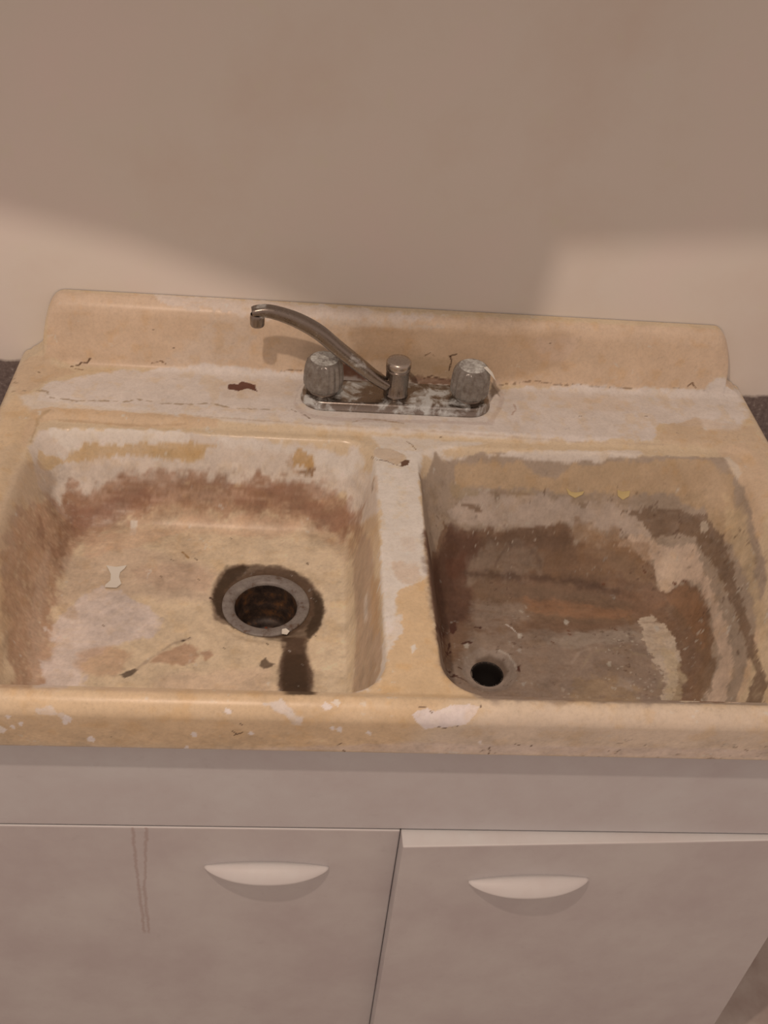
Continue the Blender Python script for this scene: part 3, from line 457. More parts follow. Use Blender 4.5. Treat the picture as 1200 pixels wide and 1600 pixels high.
('P',176,160,144,0,0.8,1.5,200,0.8,0,[0.2814,-0.4052,0.2846,-0.402,0.2878,-0.402,0.2878,-0.4052,0.2862,-0.41,0.283,-0.41]),
('P',176,160,144,0,0.8,1.5,200,0.8,0,[0.3614,-0.338,0.3646,-0.3332,0.3678,-0.3348,0.3694,-0.3396,0.3662,-0.3444,0.363,-0.3444]),
('L',180,162,148,0.8,0.6,1.2,250,1,0,[0.1566,-0.3364,0.1646,-0.3428,0.1726,-0.3556]),
('P',76,42,32,0,0.4,0.5,200,1,0,[0.0798,-0.3396,0.0878,-0.3348,0.0878,-0.3492,0.083,-0.3572,0.0782,-0.354]),
('P',76,42,32,0,0.4,0.8,200,1,0,[0.0238,-0.5284,0.0606,-0.3716,0.0718,-0.3588,0.0622,-0.3844,0.0254,-0.5316]),
('L',80,46,36,1.3,0.5,1.5,250,1,0,[0.0286,-0.538,0.0766,-0.3748]),
('L',80,46,36,1.3,0.5,1.5,250,1,0,[0.0926,-0.3732,0.1022,-0.37]),
('L',80,46,36,1.3,0.5,1.5,250,1,0,[0.1134,-0.3428,0.1214,-0.3428]),
('L',80,46,36,1.3,0.5,1.5,250,1,0,[0.0974,-0.37,0.107,-0.37]),
('L',80,46,36,1.3,0.5,1.5,250,1,0,[0.0622,-0.4404,0.0782,-0.4292,0.0926,-0.4356]),
('L',80,46,36,1.3,0.5,1.5,250,1,0,[0.0638,-0.434,0.0734,-0.4244]),
('L',80,46,36,1.3,0.5,1.5,250,1,0,[0.0846,-0.4132,0.0894,-0.4132]),
('L',80,46,36,1.3,0.5,1.5,250,1,0,[0.067,-0.3972,0.0766,-0.3892]),
('P',78,44,34,0,0.4,0.5,200,1,0,[0.1614,-0.41,0.1662,-0.4084,0.1646,-0.4196,0.1614,-0.4164]),
('P',150,130,118,0,1.5,3,140,0.65,0.4,[0.0894,-0.418,0.0974,-0.3892,0.1166,-0.378,0.147,-0.3812,0.1614,-0.4036,0.1598,-0.4276,0.1422,-0.45,0.1134,-0.4516,0.0974,-0.442]),
('P',92,72,60,0,3,1,120,0.8,0,[0.1054,-0.41,0.1118,-0.3908,0.1294,-0.3844,0.147,-0.394,0.1518,-0.41,0.1438,-0.4244,0.1246,-0.4308,0.1086,-0.4228]),
('L',176,158,142,0.9,0.8,0.8,160,0.7,0,[0.1422,-0.3812,0.1534,-0.3892,0.1598,-0.4036,0.1614,-0.4132]),
('P',186,150,110,0,5,8,70,0.6,0.5,[-0.4114,-0.2644,-0.2738,-0.2228,-0.117,-0.226,-0.1682,-0.2484,-0.2722,-0.242,-0.3506,-0.2852,-0.405,-0.3012]),
('P',134,96,62,0,4,8,90,0.5,0.6,[0.2542,-0.2276,0.3102,-0.234,0.3582,-0.2404,0.3694,-0.2532,0.3374,-0.2484,0.2846,-0.242,0.2526,-0.2404]),
('P',78,54,44,0,4,6,100,0.55,0.5,[0.027,-0.3636,0.075,-0.2388,0.0942,-0.242,0.0846,-0.2676,0.0958,-0.3204,0.059,-0.3828,0.0238,-0.4852]),
('P',112,84,66,0,3,6,120,0.5,0.8,[0.1358,-0.2676,0.227,-0.274,0.3182,-0.2836,0.339,-0.2948,0.3134,-0.3076,0.2254,-0.2916,0.1534,-0.2836]),
('P',64,46,38,0,2.5,4,130,0.55,0.4,[-0.2306,-0.3252,-0.2194,-0.306,-0.1954,-0.3012,-0.157,-0.3012,-0.1234,-0.314,-0.0994,-0.3492,-0.093,-0.3828,-0.0994,-0.418,-0.1138,-0.4372,-0.1122,-0.4676,-0.1074,-0.6308,-0.1362,-0.6324,-0.1426,-0.4676,-0.1394,-0.4388,-0.1762,-0.4276,-0.2066,-0.4132,-0.2258,-0.394,-0.2338,-0.3604]),
('P',142,98,62,0,4,7,100,0.5,0.5,[0.3902,-0.2932,0.4078,-0.29,0.4174,-0.3252,0.4142,-0.3684,0.4062,-0.4004,0.4014,-0.346]),
('P',148,102,64,0,4,7,100,0.55,0.7,[0.1902,-0.2868,0.243,-0.2916,0.3358,-0.306,0.3278,-0.3236,0.2558,-0.322,0.187,-0.3108]),
('P',96,56,38,0,5,5,80,0.5,0,[0.0734,-0.2628,0.1054,-0.25,0.1118,-0.2612,0.0942,-0.2724,0.075,-0.2756]),
('P',52,38,33,0,1.5,3,150,0.8,0.2,[-0.2306,-0.3428,-0.221,-0.3156,-0.1986,-0.3028,-0.189,-0.306,-0.2066,-0.3236,-0.2194,-0.3508,-0.2178,-0.3908,-0.2002,-0.418,-0.2242,-0.394,-0.2338,-0.3716]),
('P',52,38,33,0,1.5,3,150,0.8,0.2,[-0.109,-0.3396,-0.0946,-0.3604,-0.0914,-0.3876,-0.0994,-0.418,-0.1122,-0.4372,-0.1154,-0.4164,-0.1042,-0.3876]),
('P',54,38,32,0,2,3,150,0.7,0.2,[-0.1378,-0.4596,-0.117,-0.458,-0.1122,-0.4836,-0.1074,-0.6308,-0.133,-0.6324,-0.141,-0.4836])]

Zp = Z.copy()
_gy = np.gradient(Z[:n0], axis=0)/np.maximum(np.abs(np.gradient(Y[:n0], axis=0)), 5e-4); _gx = np.gradient(Z[:n0], axis=1)/np.maximum(np.abs(np.gradient(X[:n0], axis=1)), 5e-4)
SL = np.ones_like(Z); SL[nf_+2:n0] = np.sqrt(1+np.clip(np.hypot(_gx, _gy), 0, 3)**2)[nf_+2:]; SL = SL.ravel()**.8
_x, _y, _z = X.ravel(), Y.ravel(), Z.ravel(); _u, _v = PU.ravel(), PV.ravel()
COL = np.ones((_x.size, 3))*alb(192, 160, 128); ROUGH = np.zeros(_x.size)+.05; BARE = np.zeros(_x.size)
w_ = fbm((_x, _y, _z), 9, 5, 4)[:, None]
COL = COL*(1+.05*w_)
for i_, (k, r_, g_, b_, wd, soft, namp, ns, op, tex, P_) in enumerate(STAINS_AND_SHADE):
    p_ = np.array(P_).reshape(-1, 2); m_ = (wd+soft+namp*2.4)/1000+.002
    s_ = np.nonzero((_u > p_[:, 0].min()-m_) & (_u < p_[:, 0].max()+m_) & (_v > p_[:, 1].min()-m_) & (_v < p_[:, 1].max()+m_))[0]
    if not len(s_): continue
    u, v = _u[s_], _v[s_]; q3 = (_x[s_], _y[s_], _z[s_])
    d = sdist(k, u, v, P_) *SL[s_] - wd/1000 + fbm(q3, ns, 11*i_+1, 5)*namp*np.where(SL[s_] > 1.25, 2.3, 1.4)/1000
    a = sstep(soft/1000, -soft/1000, d)*op
    if tex:
        t1 = fbm(q3, 150, 17*i_+3, 4, (.45, 1.3, 1.5)); a = a*np.clip(1-tex+tex*(1.0+1.9*t1), 0, 1)
    sat_ = r_-b_
    lum = (r_+g_+b_)/3; dk_ = np.clip((150-lum)/30, 0, 1)
    c = alb(r_+1, g_-2-(1.5 if sat_ > 55 else 0)*(1-dk_)+3.5*dk_*(sat_ > 34), b_-max(0, 45-sat_)*(.15+.30*np.clip((168-lum)/20, 0, 1))+max(0, sat_-50)*.3)
    if lum > 160 and sat_ < 42: c = np.clip(c*1.10, 0, .9)
    var = 1+.05*fbm(q3, 130, 13*i_+5, 3)[:, None]
    COL[s_] = COL[s_]*(1-a[:, None])+c*var*a[:, None]
    lum = (r_+g_+b_)/3
    ROUGH[s_] = ROUGH[s_]*(1-a)+a*(.25 if r_-b_ > 60 and lum > 140 else .85)
    if lum > 150 and soft <= 2.5: Zp.ravel()[s_] += .00018*a*(_z[s_] > -.3)
# fine peeling, pinholes and scuffs over everything
n1 = fbm((_x, _y, _z), 240, 91, 4); n2 = fbm((_x, _y, _z), 42, 92, 4)
a = sstep(.34, .46, n1)*sstep(.0, .35, n2)*.55
COL = COL*(1-a[:, None]*.22)
a = sstep(.40, .5, fbm((_x, _y, _z), 120, 93, 4))*sstep(.05, .4, fbm((_x, _y, _z), 25, 94, 3))*.5
COL = COL*(1-a[:, None])+alb(194, 176, 160)*a[:, None]*np.clip(COL.mean(1)[:, None]/.42, .55, 1)
# overall mottling: ochre and grey clouds, finer in the bowls
inb = sstep(-.02, -.06, _z)*(_v < YS-.02)
m1 = fbm((_x, _y, _z), 34, 201, 5, (.85, 1, 1)); m2 = fbm((_x, _y, _z), 110, 211, 4, (.75, 1, 1)); m3 = fbm((_x, _y, _z), 300, 221, 3)
COL = COL*(1+(.10+.16*inb)*m1+(.05+.12*inb)*m2+(.05+.09*inb)*m3)[:, None]
COL = COL*(1-sstep(.05, .5, fbm((_x, _y, _z), 60, 231, 4))[:, None]*np.array([.02, .07, .16])*(1-.3*inb[:, None]))
# scour marks, flecks and crumbs of old paint on the deep floor and the steep walls
fl1 = fbm((_x, _y, _z), 190, 301, 3); fr = sstep(.10, .42, fbm((_x, _y, _z), 16, 311, 3)+.12)*inb*(_x > .03)
a = (sstep(.42, .50, fl1)*fr*.7)[:, None]; COL = COL*(1-a)+alb(178, 156, 136)*a
a = (sstep(.44, .52, fbm((_x, _y, _z), 170, 321, 3))*inb*(.25+.75*(_x > .03))*sstep(-.2, .3, fbm((_x, _y, _z), 20, 331, 2))*.6)[:, None]; COL = COL*(1-a)+alb(84, 56, 42)*a
COL = np.clip(COL*1.08, .002, .9)

def grid_sink():
    idx = np.arange(nu*nv).reshape(nv, nu)
    q = np.stack([idx[:-1, :-1], idx[:-1, 1:], idx[1:, 1:], idx[1:, :-1]], -1)
    cx = (X[:-1, :-1]+X[1:, 1:])/2; cy = (Y[:-1, :-1]+Y[1:, 1:])/2
    keep = (np.hypot(cx-DRAIN_L[0], cy-DRAIN_L[1]) > .051) & (np.hypot(cx-DRAIN_R[0], cy-DRAIN_R[1]) > .0205)
    q = q[keep]
    me = bpy.data.meshes.new('sink_body')
    co = np.stack([XP, Y, Zp], -1).reshape(-1, 3)
    me.vertices.add(len(co)); me.vertices.foreach_set('co', co.astype(np.float32).ravel())
    me.loops.add(q.size); me.loops.foreach_set('vertex_index', q.astype(np.int32).ravel())
    me.polygons.add(len(q)); me.polygons.foreach_set('loop_start', (np.arange(len(q))*4).astype(np.int32))
    me.update(calc_edges=True); me.validate()
    me.shade_smooth()
    a = me.color_attributes.new('glaze', 'FLOAT_COLOR', 'POINT')
    rg = np.concatenate([COL.reshape(-1, 3), np.ones((nu*nv, 1))], 1)
    a.data.foreach_set('color', rg.astype(np.float32).ravel())
    b = me.attributes.new('grime', 'FLOAT', 'POINT'); b.data.foreach_set('value', ROUGH.astype(np.float32).ravel())
    return me

# ---------------------------------------------------------------- materials
def mat_sink():
    n = NT('worn_enamel', .42)
    at = n.new('ShaderNodeAttribute', attribute_name='glaze'); gr = n.new('ShaderNodeAttribute', attribute_name='grime')
    f1 = n.noise(260, 5, .7); f2 = n.noise(55, 4, .65); f3 = n.noise(900, 2, .5)
    sp = n.ramp(f1, [(.30, G(.80)), (.55, G(1)), (.75, G(1.0))])
    c = n.new('ShaderNodeMix', data_type='RGBA', blend_type='MULTIPLY'); c.inputs[0].default_value = .55
    n.link(at.outputs['Color'], c.inputs[6]); n.link(sp, c.inputs[7])
    sp2 = n.ramp(f2, [(.30, (.90, .86, .80)), (.62, G(1))])
    d = n.new('ShaderNodeMix', data_type='RGBA', blend_type='MULTIPLY'); d.inputs[0].default_value = .35
    n.link(c.outputs[2], d.inputs[6]); n.link(sp2, d.inputs[7]); n.link(d.outputs[2], n.b.inputs['Base Color'])
    r = n.new('ShaderNodeMapRange'); r.inputs[3].default_value = .24; r.inputs[4].default_value = .72
    n.link(gr.outputs['Fac'], r.inputs[0]); n.link(r.outputs[0], n.b.inputs['Roughness'])
    n.bump(f1, .25, .0006)
    return n.m
def mat_wall():
    n = NT('painted_plaster', .75)
    a = n.noise(3.2, 5, .6); b = n.noise(22, 4, .6); c = n.noise(160, 3, .6)
    col = n.ramp(a, [(.30, alb(198, 169, 149)), (.50, alb(202, 176, 157)), (.72, alb(205, 175, 158))])
    col = n.mix(n.ramp(b, [(.60, G(0)), (.75, G(.35))]), col, alb(200, 178, 150))
    # wall shade painted in as a darker tone below deck level, beside the sink
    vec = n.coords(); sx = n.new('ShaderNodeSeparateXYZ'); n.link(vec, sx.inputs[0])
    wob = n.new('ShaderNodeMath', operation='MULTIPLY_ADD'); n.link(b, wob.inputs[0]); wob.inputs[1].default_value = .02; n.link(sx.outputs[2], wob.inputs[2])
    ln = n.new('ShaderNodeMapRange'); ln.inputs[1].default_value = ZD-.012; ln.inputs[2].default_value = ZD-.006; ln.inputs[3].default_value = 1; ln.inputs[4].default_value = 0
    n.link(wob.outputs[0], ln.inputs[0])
    rough = n.ramp(c, [(.35, alb(92, 72, 64)), (.6, alb(112, 90, 80)), (.85, alb(160, 140, 126))])  # mottled tones of the painted shade
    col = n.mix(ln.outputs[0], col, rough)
    n.link(col, n.b.inputs['Base Color']); n.bump(c, .06, .001)
    return n.m
def mat_steel_paint(name, c1, c2, rough=.42, drip=None):
    n = NT(name, rough)
    a = n.noise(7, 5, .65); b = n.noise(60, 4, .6); c = n.noise(420, 2, .5)
    col = n.ramp(a, [(.35, c1), (.65, c2)])
    col = n.mix(n.ramp(b, [(.62, G(0)), (.80, G(.35))]), col, np.array(c1)*.86)
    n.link(col, n.b.inputs['Base Color']); n.bump(c, .08, .0005)
    return n
def mat_chrome(name, dirt=.5, base=(.30, .27, .245)):
    n = NT(name, .28, 1.)
    a = n.noise(120, 6, .7); b = n.noise(35, 5, .65, dist=.4)
    f = n.ramp(b, [(.66-dirt*.3, G(0)), (.80-dirt*.3, G(1))])
    n.link(n.mix(f, np.array(base), alb(176, 162, 150)), n.b.inputs['Base Color'])
    inv = n.new('ShaderNodeMath', operation='SUBTRACT', use_clamp=True); inv.inputs[0].default_value = 1; n.link(f, inv.inputs[1]); n.link(inv.outputs[0], n.b.inputs['Metallic'])
    n.link(n.ramp(a, [(.3, G(.18)), (.7, G(.42))]), n.b.inputs['Roughness'])
    n.bump(a, .25, .0004); return n.m
M_sink = mat_sink(); M_wall = mat_wall()
M_face = mat_steel_paint('white_painted_steel', alb(176, 154, 143), alb(184, 165, 153)).m
M_door = mat_steel_paint('white_painted_door', alb(172, 149, 138), alb(182, 161, 148)).m
n = mat_steel_paint('white_painted_door_with_runs', alb(172, 149, 138), alb(182, 161, 148))
def math_(op, a, b=None, c=None, clamp=False):
    m = n.new('ShaderNodeMath', operation=op, use_clamp=clamp)
    for i, v in enumerate((a, b, c)):
        if v is None: continue
        if hasattr(v, 'links'): n.link(v, m.inputs[i])
        else: m.inputs[i].default_value = v
    return m.outputs[0]
def mapr(v, a, b, c, d):
    r = n.new('ShaderNodeMapRange'); n.link(v, r.inputs[0])
    for i, q in enumerate((a, b, c, d)): r.inputs[i+1].default_value = q
    return r.outputs[0]
sx = n.new('ShaderNodeSeparateXYZ'); n.link(n.coords(), sx.inputs[0]); X_, Z_ = sx.outputs[0], sx.outputs[2]
wv = math_('MULTIPLY_ADD', n.noise(55, 4, .7), .010, -.005)
d1 = math_('ABSOLUTE', math_('SUBTRACT', math_('SUBTRACT', X_, mapr(Z_, ZD-.26, ZD-.40, -.306, -.3065)), wv))
d2 = math_('ABSOLUTE', math_('ADD', math_('SUBTRACT', X_, mapr(Z_, ZD-.26, ZD-.38, -.290, -.3000)), wv))
dd = math_('MINIMUM', d1, d2)
mk_ = math_('MULTIPLY', mapr(dd, .0006, .0028, .42, 0), mapr(Z_, ZD-.492, ZD-.484, 0, 1))
old = n.b.inputs['Base Color'].links[0].from_socket
n.link(n.mix(mk_, old, alb(138, 102, 88)), n.b.inputs['Base Color']); M_door_drip = n.m
M_pull = mat_steel_paint('white_paint_and_lit_edge', alb(200, 180, 166), alb(194, 170, 156), .5).m
M_chrome = mat_chrome('tarnished_chrome', .25)
M_plate = mat_chrome('chrome_with_dried_paint', .58)
M_bright = mat_chrome('bright_chrome', .10, (.50, .46, .42))
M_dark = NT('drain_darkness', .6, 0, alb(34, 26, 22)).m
M_void = NT('dark_gap_fill', .8, 0, alb(60, 42, 34)).m

# ---------------------------------------------------------------- the room
def structure(name, vf, mat, **k):
    o = mk(name, vf[0], vf[1], mat, origin=(0, 0, -ZD), smooth=False, **k); o['kind'] = 'structure'; return o
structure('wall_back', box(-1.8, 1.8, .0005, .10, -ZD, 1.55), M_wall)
n = NT('worn_floor', .6)
n.link(n.ramp(n.noise(9, 5, .6), [(.3, alb(150, 120, 105)), (.7, alb(185, 160, 142))]), n.b.inputs['Base Color'])
structure('floor', box(-1.8, 1.8, -2.6, .10, -ZD-.05, -ZD), n.m)

# added unseen board above the frame, its lower edge shaped to cast the wall shadow
n = NT('blocker_wood', .6, 0, alb(190, 170, 150))
def blocker_board():
    pts = BLOCK_EDGE
    V = []; m = len(pts)
    for y in (-.58, -.60):
        V += [(x, y, z) for x, z in pts] + [(x, y, 1.5) for x, z in pts]
    F = []
    for i in range(m-1):
        F += [(i, i+1, m+i+1, m+i), (2*m+i, 3*m+i, 3*m+i+1, 2*m+i+1), (i, 2*m+i, 2*m+i+1, i+1), (m+i, m+i+1, 3*m+i+1, 3*m+i)]
    F += [(0, m, 3*m, 2*m), (m-1, 3*m-1, 4*m-1, 2*m-1)]
    return V, F
BLOCK_EDGE = [(-1.6, .95), (-.62, .835), (-.444, .801), (-.365, .785), (-.281, .758), (-.237, .741), (-.208, .733), (-.0995, .733), (-.086, .746), (-.082, .801), (.060, .815), (1.6, .83)]
structure('shadow_blocker_1', blocker_board(), n.m)

# ---------------------------------------------------------------- cabinet under the sink
CF = -.618                       # front plane
cab = empty('base_cabinet', (0, -.31, -ZD), 'white painted steel cabinet with two doors under the yellowed sink', 'cabinet')
cw = .526
carc = join(box(-cw, -cw+.012, CF+.002, -.02, -ZD+.09, -.083), box(cw-.012, cw, CF+.002, -.02, -ZD+.09, -.083),
            box(-cw+.012, cw-.012, CF+.02, -.02, -ZD+.09, -ZD+.102), box(-cw+.012, cw-.012, -.03, -.02, -ZD+.102, -.30),
            box(-cw+.02, cw-.02, CF+.06, CF+.07, -ZD+.0, -ZD+.09), box(-.014, .014, CF+.022, CF+.034, -ZD+.102, -.26))
mk('carcass', *carc, M_face, cab, smooth=False)
mk('gap_shade_panel', *box(-cw+.013, cw-.013, CF+.030, CF+.034, -ZD+.11, -.262), M_void, cab, smooth=False)  # dark sheet close behind the doors, stands in for the shaded interior
mk('front_panel', *box(-cw, cw, CF, CF+.016, -.251, -.0825), M_face, cab, smooth=True, bevel=.002)
def pull_mesh(cx, y0, z0, half=.0745):
    rings = []
    for s in np.linspace(-1, 1, 41):
        k = (1-abs(s)**2.2)**.8*.94+.06; up = .0045*(1-s*s)-.002
        sec = [(0, .0050*k), (-.006*k-.001, .0058*k), (-.012*k-.0015, .0040*k), (-.017*k-.002, -.001*k), (-.0205*k-.002, -.0070*k),
               (-.0212*k-.002, -.0098*k), (-.0200*k-.0015, -.0118*k), (-.015*k-.001, -.0108*k), (-.008*k, -.0095*k), (0, -.0080*k)]
        rings.append([(cx+s*half, y0+a, z0+up+b) for a, b in sec])
    return loft(rings)
def door(x0, x1, hinge_x, ang, pull_x, pull_z, dm, label=None):
    y1 = CF+.028; V, F = box(x0, x1, CF, y1, -ZD+.10, -.2545)
    def rot(V):
        c, s = math.cos(ang), math.sin(ang)
        return [(hinge_x+(x-hinge_x)*c-(y-CF)*s, CF+(x-hinge_x)*s+(y-CF)*c, z) for x, y, z in V]
    d = mk('door', rot(V), F, dm, cab, smooth=True, bevel=.0022)
    d.data.materials.append(M_pull)
    for p in d.data.polygons:
        if p.normal.z > .9: p.material_index = 1  # paler colour on top faces imitates lamp light on the white edge
    if label: d['label'] = label
    pv, pf = pull_mesh(pull_x, CF, pull_z)
    h = mk('door_handle', rot(pv), pf, M_pull, d)
    return d, h
door(-cw, .0042, -cw, 0., -.151, -.329, M_door_drip)
door(.0052, cw, cw+.12, .034, .167, -.326, M_door, 'right door standing slightly ajar with its white top edge, coloured as lit, showing')

# ---------------------------------------------------------------- the sink
sink = empty('kitchen_sink', (0, -.33, 0), 'old yellowed double-bowl enamel sink with peeling paint and rust-brown stains', 'sink')
me = grid_sink(); so = link(bpy.data.objects.new('sink_body', me)); me.materials.append(M_sink); so.parent = sink
so.location = (0, .33, 0)

def zat(x, y): return float(height(np.array([x]), np.array([y]))[0])
# left drain: wide steel strainer
zl = zat(DRAIN_L[0]+.056, DRAIN_L[1]) + .001
n = NT('drain_steel', .55, .25)
nz = n.noise(70, 5, .7); n.link(n.ramp(nz, [(.32, alb(92, 66, 50)), (.45, alb(118, 101, 91)), (.8, alb(146, 128, 114))]), n.b.inputs['Base Color']); n.bump(nz, .3, .0006); M_flange = n.m
prof = [(.0505, -.006), (.0550, -.002), (.0552, .0008), (.0540, .0018), (.0490, .0016), (.0430, .0012), (.0405, -.0005), (.0392, -.004)]
fl = mk('drain_flange', *lathe(prof, *DRAIN_L, zl, 96), M_flange, sink); fl['label'] = 'dull grey steel rim of the left drain'
n = NT('rusty_cup', .5, .2)
nz = n.noise(60, 6, .7); n.link(n.ramp(nz, [(.35, alb(38, 28, 24)), (.52, alb(66, 48, 38)), (.68, alb(110, 70, 42)), (.8, alb(140, 110, 85))]), n.b.inputs['Base Color']); n.bump(nz, .5, .001); M_cup = n.m
prof = [(.0394, -.003), (.0385, -.008), (.0380, -.030), (.0365, -.034), (.0355, -.036), (.0345, -.040), (.034, -.052), (.030, -.058), (.026, -.059), (.0255, -.064), (.022, -.066), (.0005, -.066)]
cup = mk('drain_cup', *lathe(prof, *DRAIN_L, zl, 72), M_cup, sink); cup['label'] = 'dark rusted cup of the left drain'
n = NT('rust_red', .7, .1); nz = n.noise(140, 5, .7); n.link(n.ramp(nz, [(.35, alb(70, 30, 20)), (.6, alb(135, 62, 38)), (.8, alb(90, 60, 46))]), n.b.inputs['Base Color']); n.bump(nz, .6, .001); M_rust = n.m
bars = [box(DRAIN_L[0]-.022, DRAIN_L[0]+.022, DRAIN_L[1]-.0016, DRAIN_L[1]+.0016, zl-.0655, zl-.0615), box(DRAIN_L[0]-.0016, DRAIN_L[0]+.0016, DRAIN_L[1]-.022, DRAIN_L[1]+.022, zl-.0655, zl-.062)]
mk('drain_crossbar', *join(*bars, lathe([(.0005, .0), (.005, .001), (.006, -.004)], *DRAIN_L, zl-.060, 24)), M_rust, sink, smooth=False)
# right drain: small bare outlet
zr = zat(DRAIN_R[0]+.0215, DRAIN_R[1])
prof = [(.0215, .0006), (.0205, .0002), (.0195, -.003), (.019, -.012), (.0185, -.030), (.016, -.034), (.0155, -.055), (.0004, -.056)]
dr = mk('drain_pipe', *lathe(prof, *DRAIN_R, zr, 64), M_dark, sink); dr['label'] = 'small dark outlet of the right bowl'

# ---------------------------------------------------------------- faucet
FY = -.0925
fau = empty('kitchen_faucet', (0, FY, 0), 'tarnished chrome two-handle faucet spattered with paint, spout swung left over the deck', 'faucet')
def stadium(hx, hy, z, n=18, cx=.001, cy=FY, tw=0):
    P = []
    for sx, a0 in ((1, -math.pi/2), (-1, math.pi/2)):
        for k in range(n+1):
            a = a0 + math.pi*k/n; P.append((cx+sx*(hx-hy)+hy*math.cos(a), cy+hy*math.sin(a), z))
    return P
rings = [stadium(.1315, .0305, .0002), stadium(.1335, .0325, .0008), stadium(.1335, .0325, .0026), stadium(.1322, .0312, .0034), stadium(.1318, .0308, .0105), stadium(.1310, .0300, .0124), stadium(.1295, .0285, .0131), stadium(.125, .024, .0131), stadium(.10, .010, .0134)]
mk('base_plate', *loft(rings), M_plate, fau)
# handles
n = NT('smoky_acrylic', .22); nz = n.noise(90, 5, .7)
n.link(n.ramp(nz, [(.3, alb(118, 96, 82)), (.7, alb(176, 156, 140))]), n.b.inputs['Base Color'])
n.b.inputs['Transmission Weight'].default_value = .5; n.b.inputs['IOR'].default_value = 1.49; n.bump(nz, .15, .0004); M_acr = n.m
n = NT('dried_white_paint', .65); nz = n.noise(130, 5, .7)
n.link(n.ramp(nz, [(.34, alb(110, 94, 84)), (.52, alb(168, 152, 138)), (.72, alb(200, 184, 168))]), n.b.inputs['Base Color']); n.bump(nz, .4, .0008); M_cap = n.m
for sx, lab in ((-1, 'left knob of smoky fluted acrylic'), (1, 'right knob of smoky fluted acrylic')):
    cx = .1015*sx - (.0005 if sx < 0 else -.001)
    h = mk('handle', *lathe([(.0008, .0185), (.020, .0185), (.0245, .0200), (.0262, .0235), (.0268, .030), (.0265, .042), (.0255, .052), (.0240, .0585), (.0215, .0625), (.0190, .0640)], cx, FY, 0, 160, .034, 18, z_fl=(.0225, .060)), M_acr, fau)
    h['label'] = lab
    mk('handle_cap', *lathe([(.0192, .0636), (.0185, .0648), (.015, .0655), (.0004, .0652)], cx, FY, 0, 48), M_cap, h)
    mk('handle_core', *lathe([(.0105, .0128), (.0105, .040), (.008, .044), (.0004, .044)], cx, FY, 0, 32), M_chrome, h)
    mk('handle_collar', *lathe([(.0205, .0130), (.0212, .0140), (.0212, .0180), (.0195, .0190)], cx, FY, 0, 48), M_chrome, h)
# centre hub
hub = mk('spout_hub', *lathe([(.0165, .0132), (.0175, .0140), (.0170, .0160), (.0160, .0175), (.0160, .050), (.0166, .0510), (.0170, .0530), (.0166, .0545), (.0160, .0550)], 0, FY, 0, 96, .012, 24, z_fl=(.0175, .050)), M_chrome, fau)
mk('spout_cap', *lathe([(.0158, .0548), (.0172, .0560), (.0176, .0600), (.0172, .0650), (.0155, .0675), (.0120, .0682), (.0004, .0684)], 0, FY, 0, 64), M_bright, hub)
# spout
SP = [(-.013, -.098, .030), (-.033, -.100, .044), (-.056, -.103, .064), (-.084, -.106, .088), (-.110, -.109, .112), (-.136, -.112, .129), (-.161, -.115, .140), (-.182, -.117, .145), (-.199, -.119, .143)]
def spout():
    pts = [Vector(p) for p in SP]; rings = []
    N = 60
    def cr(t):
        t = t*(len(pts)-1); i = min(int(t), len(pts)-2); f = t-i
        p0, p1, p2, p3 = pts[max(i-1, 0)], pts[i], pts[i+1], pts[min(i+2, len(pts)-1)]
        return .5*((2*p1)+(-p0+p2)*f+(2*p0-5*p1+4*p2-p3)*f*f+(-p0+3*p1-3*p2+p3)*f**3)
    for k in range(N+1):
        t = k/N; p = cr(t); d = (cr(min(t+.01, 1))-cr(max(t-.01, 0))).normalized()
        sidev = Vector((0, 0, 1)).cross(d).normalized(); up = d.cross(sidev).normalized()
        wd = .0115 - .003*max(0, (t-.1))*1.1 if t > .0 else .0115
        wd = .0085+.0035*math.sin(math.pi*min(1, t*1.15+.12)); th = .0052+.0042*math.sin(math.pi*min(1, t*.75+.15))
        if t > .97: wd *= .94; th *= .92
        ring = []
        for j in range(24):
            a = 2*math.pi*j/24; ca, sa = math.cos(a), math.sin(a)
            e = 2/3.2
            ring.append(p+sidev*(wd*math.copysign(abs(ca)**e, ca))+up*(th*math.copysign(abs(sa)**e, sa)))
        rings.append(ring)
    return loft(rings)
s = mk('spout', *spout(), M_chrome, fau)
tp = SP[-1]
mk('aerator', *lathe([(.0088, .002), (.0094, .0), (.0096, -.004), (.0094, -.0125), (.0086, -.0145), (.0070, -.0145), (.0066, -.010), (.0003, -.010)], tp[0]+.007, tp[1], tp[2]-.004, 48), M_chrome, s)

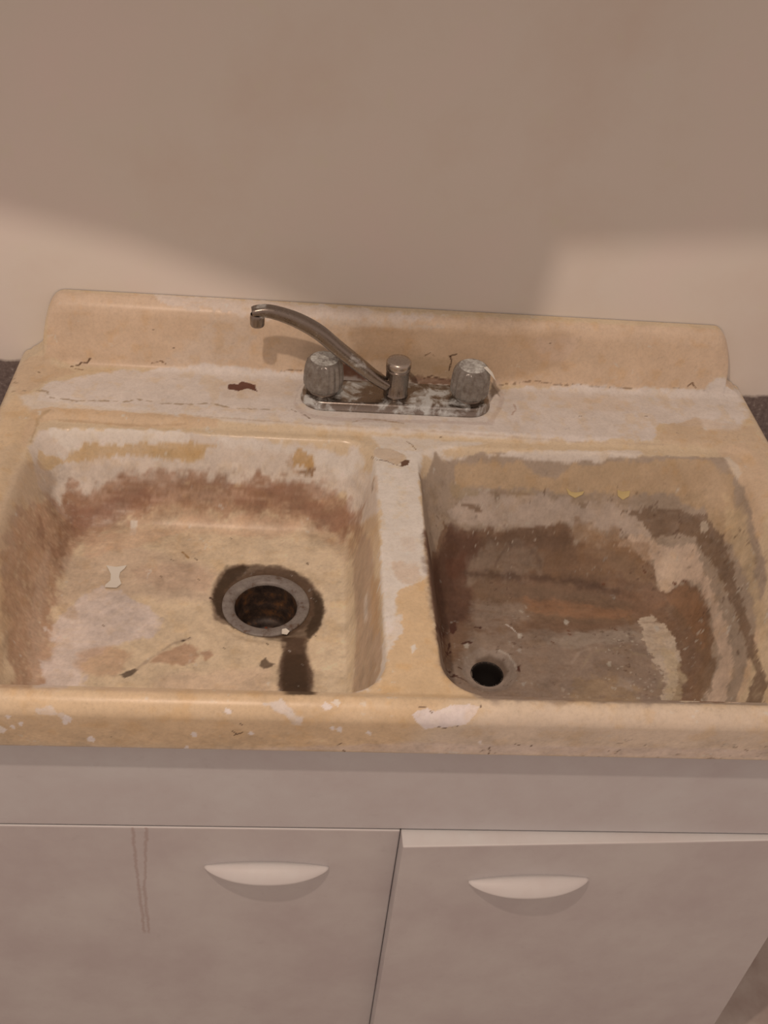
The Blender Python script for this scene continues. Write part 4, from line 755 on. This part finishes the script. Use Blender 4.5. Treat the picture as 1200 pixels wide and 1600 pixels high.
# ---------------------------------------------------------------- loose paint flakes
def flake(pts, mat, label, lift=.0012, curl=.002, th=.0007, zfun=None, group=None, name='paint_flake'):
    """pts: outline (x, y) on the sink surface"""
    P = np.array(pts, float); c = P.mean(0); m = len(P)
    rings = [1.0, .66, .33]; top = []; zf = zfun or (lambda x, y: zat(x, y))
    rm = np.hypot(*(P-c).T).max()
    for r in rings:
        for p in P:
            s_ = c+(p-c)*r; rr = np.hypot(*(s_-c))/rm
            top.append((s_[0], s_[1], zf(*s_)+lift+curl*rr*rr))
    top.append((c[0], c[1], zf(*c)+lift))
    bot = [(x, y, z-th) for x, y, z in top]; V = top+bot; o = len(top); F = []
    for a in range(2):
        for k in range(m):
            q = (a*m+k, a*m+(k+1) % m, (a+1)*m+(k+1) % m, (a+1)*m+k); F.append(q); F.append(tuple(i+o for i in q[::-1]))
    for k in range(m):
        t3 = (2*m+k, 2*m+(k+1) % m, 3*m); F.append(t3); F.append(tuple(i+o for i in t3[::-1]))
        F.append((k, o+k, o+(k+1) % m, (k+1) % m))
    ob = mk(name, V, F, mat, smooth=False)
    return props(ob, label, 'paint flake', group)
n = NT('bare_paint_flake', .6, 0, alb(204, 182, 162)); M_flake = n.m
n = NT('yellow_paint_flake', .6, 0, alb(190, 156, 104)); M_yflake = n.m
flake(FLK['bow'], M_flake, 'pale bow-tie shaped paint flake lying on the floor of the left bowl', lift=.0012, curl=.0015)
flake(FLK['drain'], M_flake, 'tiny pale paint flake beside the rim of the left steel drain', lift=.0012, curl=.001, zfun=lambda x, y: zat(x, y)+.0030)
flake(FLK['curlA'], M_yflake, 'left of two curled yellow paint flakes on the back wall of the right bowl', lift=.0015, curl=.003)
flake(FLK['curlB'], M_yflake, 'right of two curled yellow paint flakes on the back wall of the right bowl', lift=.0015, curl=.003)
tri = [(.1165, -.0985, .0664), (.1255, -.1075, .0615), (.1335, -.1115, .0545), (.1290, -.1015, .0610), (.1215, -.0950, .0662)]
V = tri + [(x, y, z-.0006) for x, y, z in tri]
F = [(0, 1, 2, 3, 4), (9, 8, 7, 6, 5)] + [(k, 5+k, 5+(k+1) % 5, (k+1) % 5) for k in range(5)]
props(mk('paint_flake', V, F, M_flake, smooth=False), 'pale paint flake stuck to the top of the right faucet knob', 'paint flake')
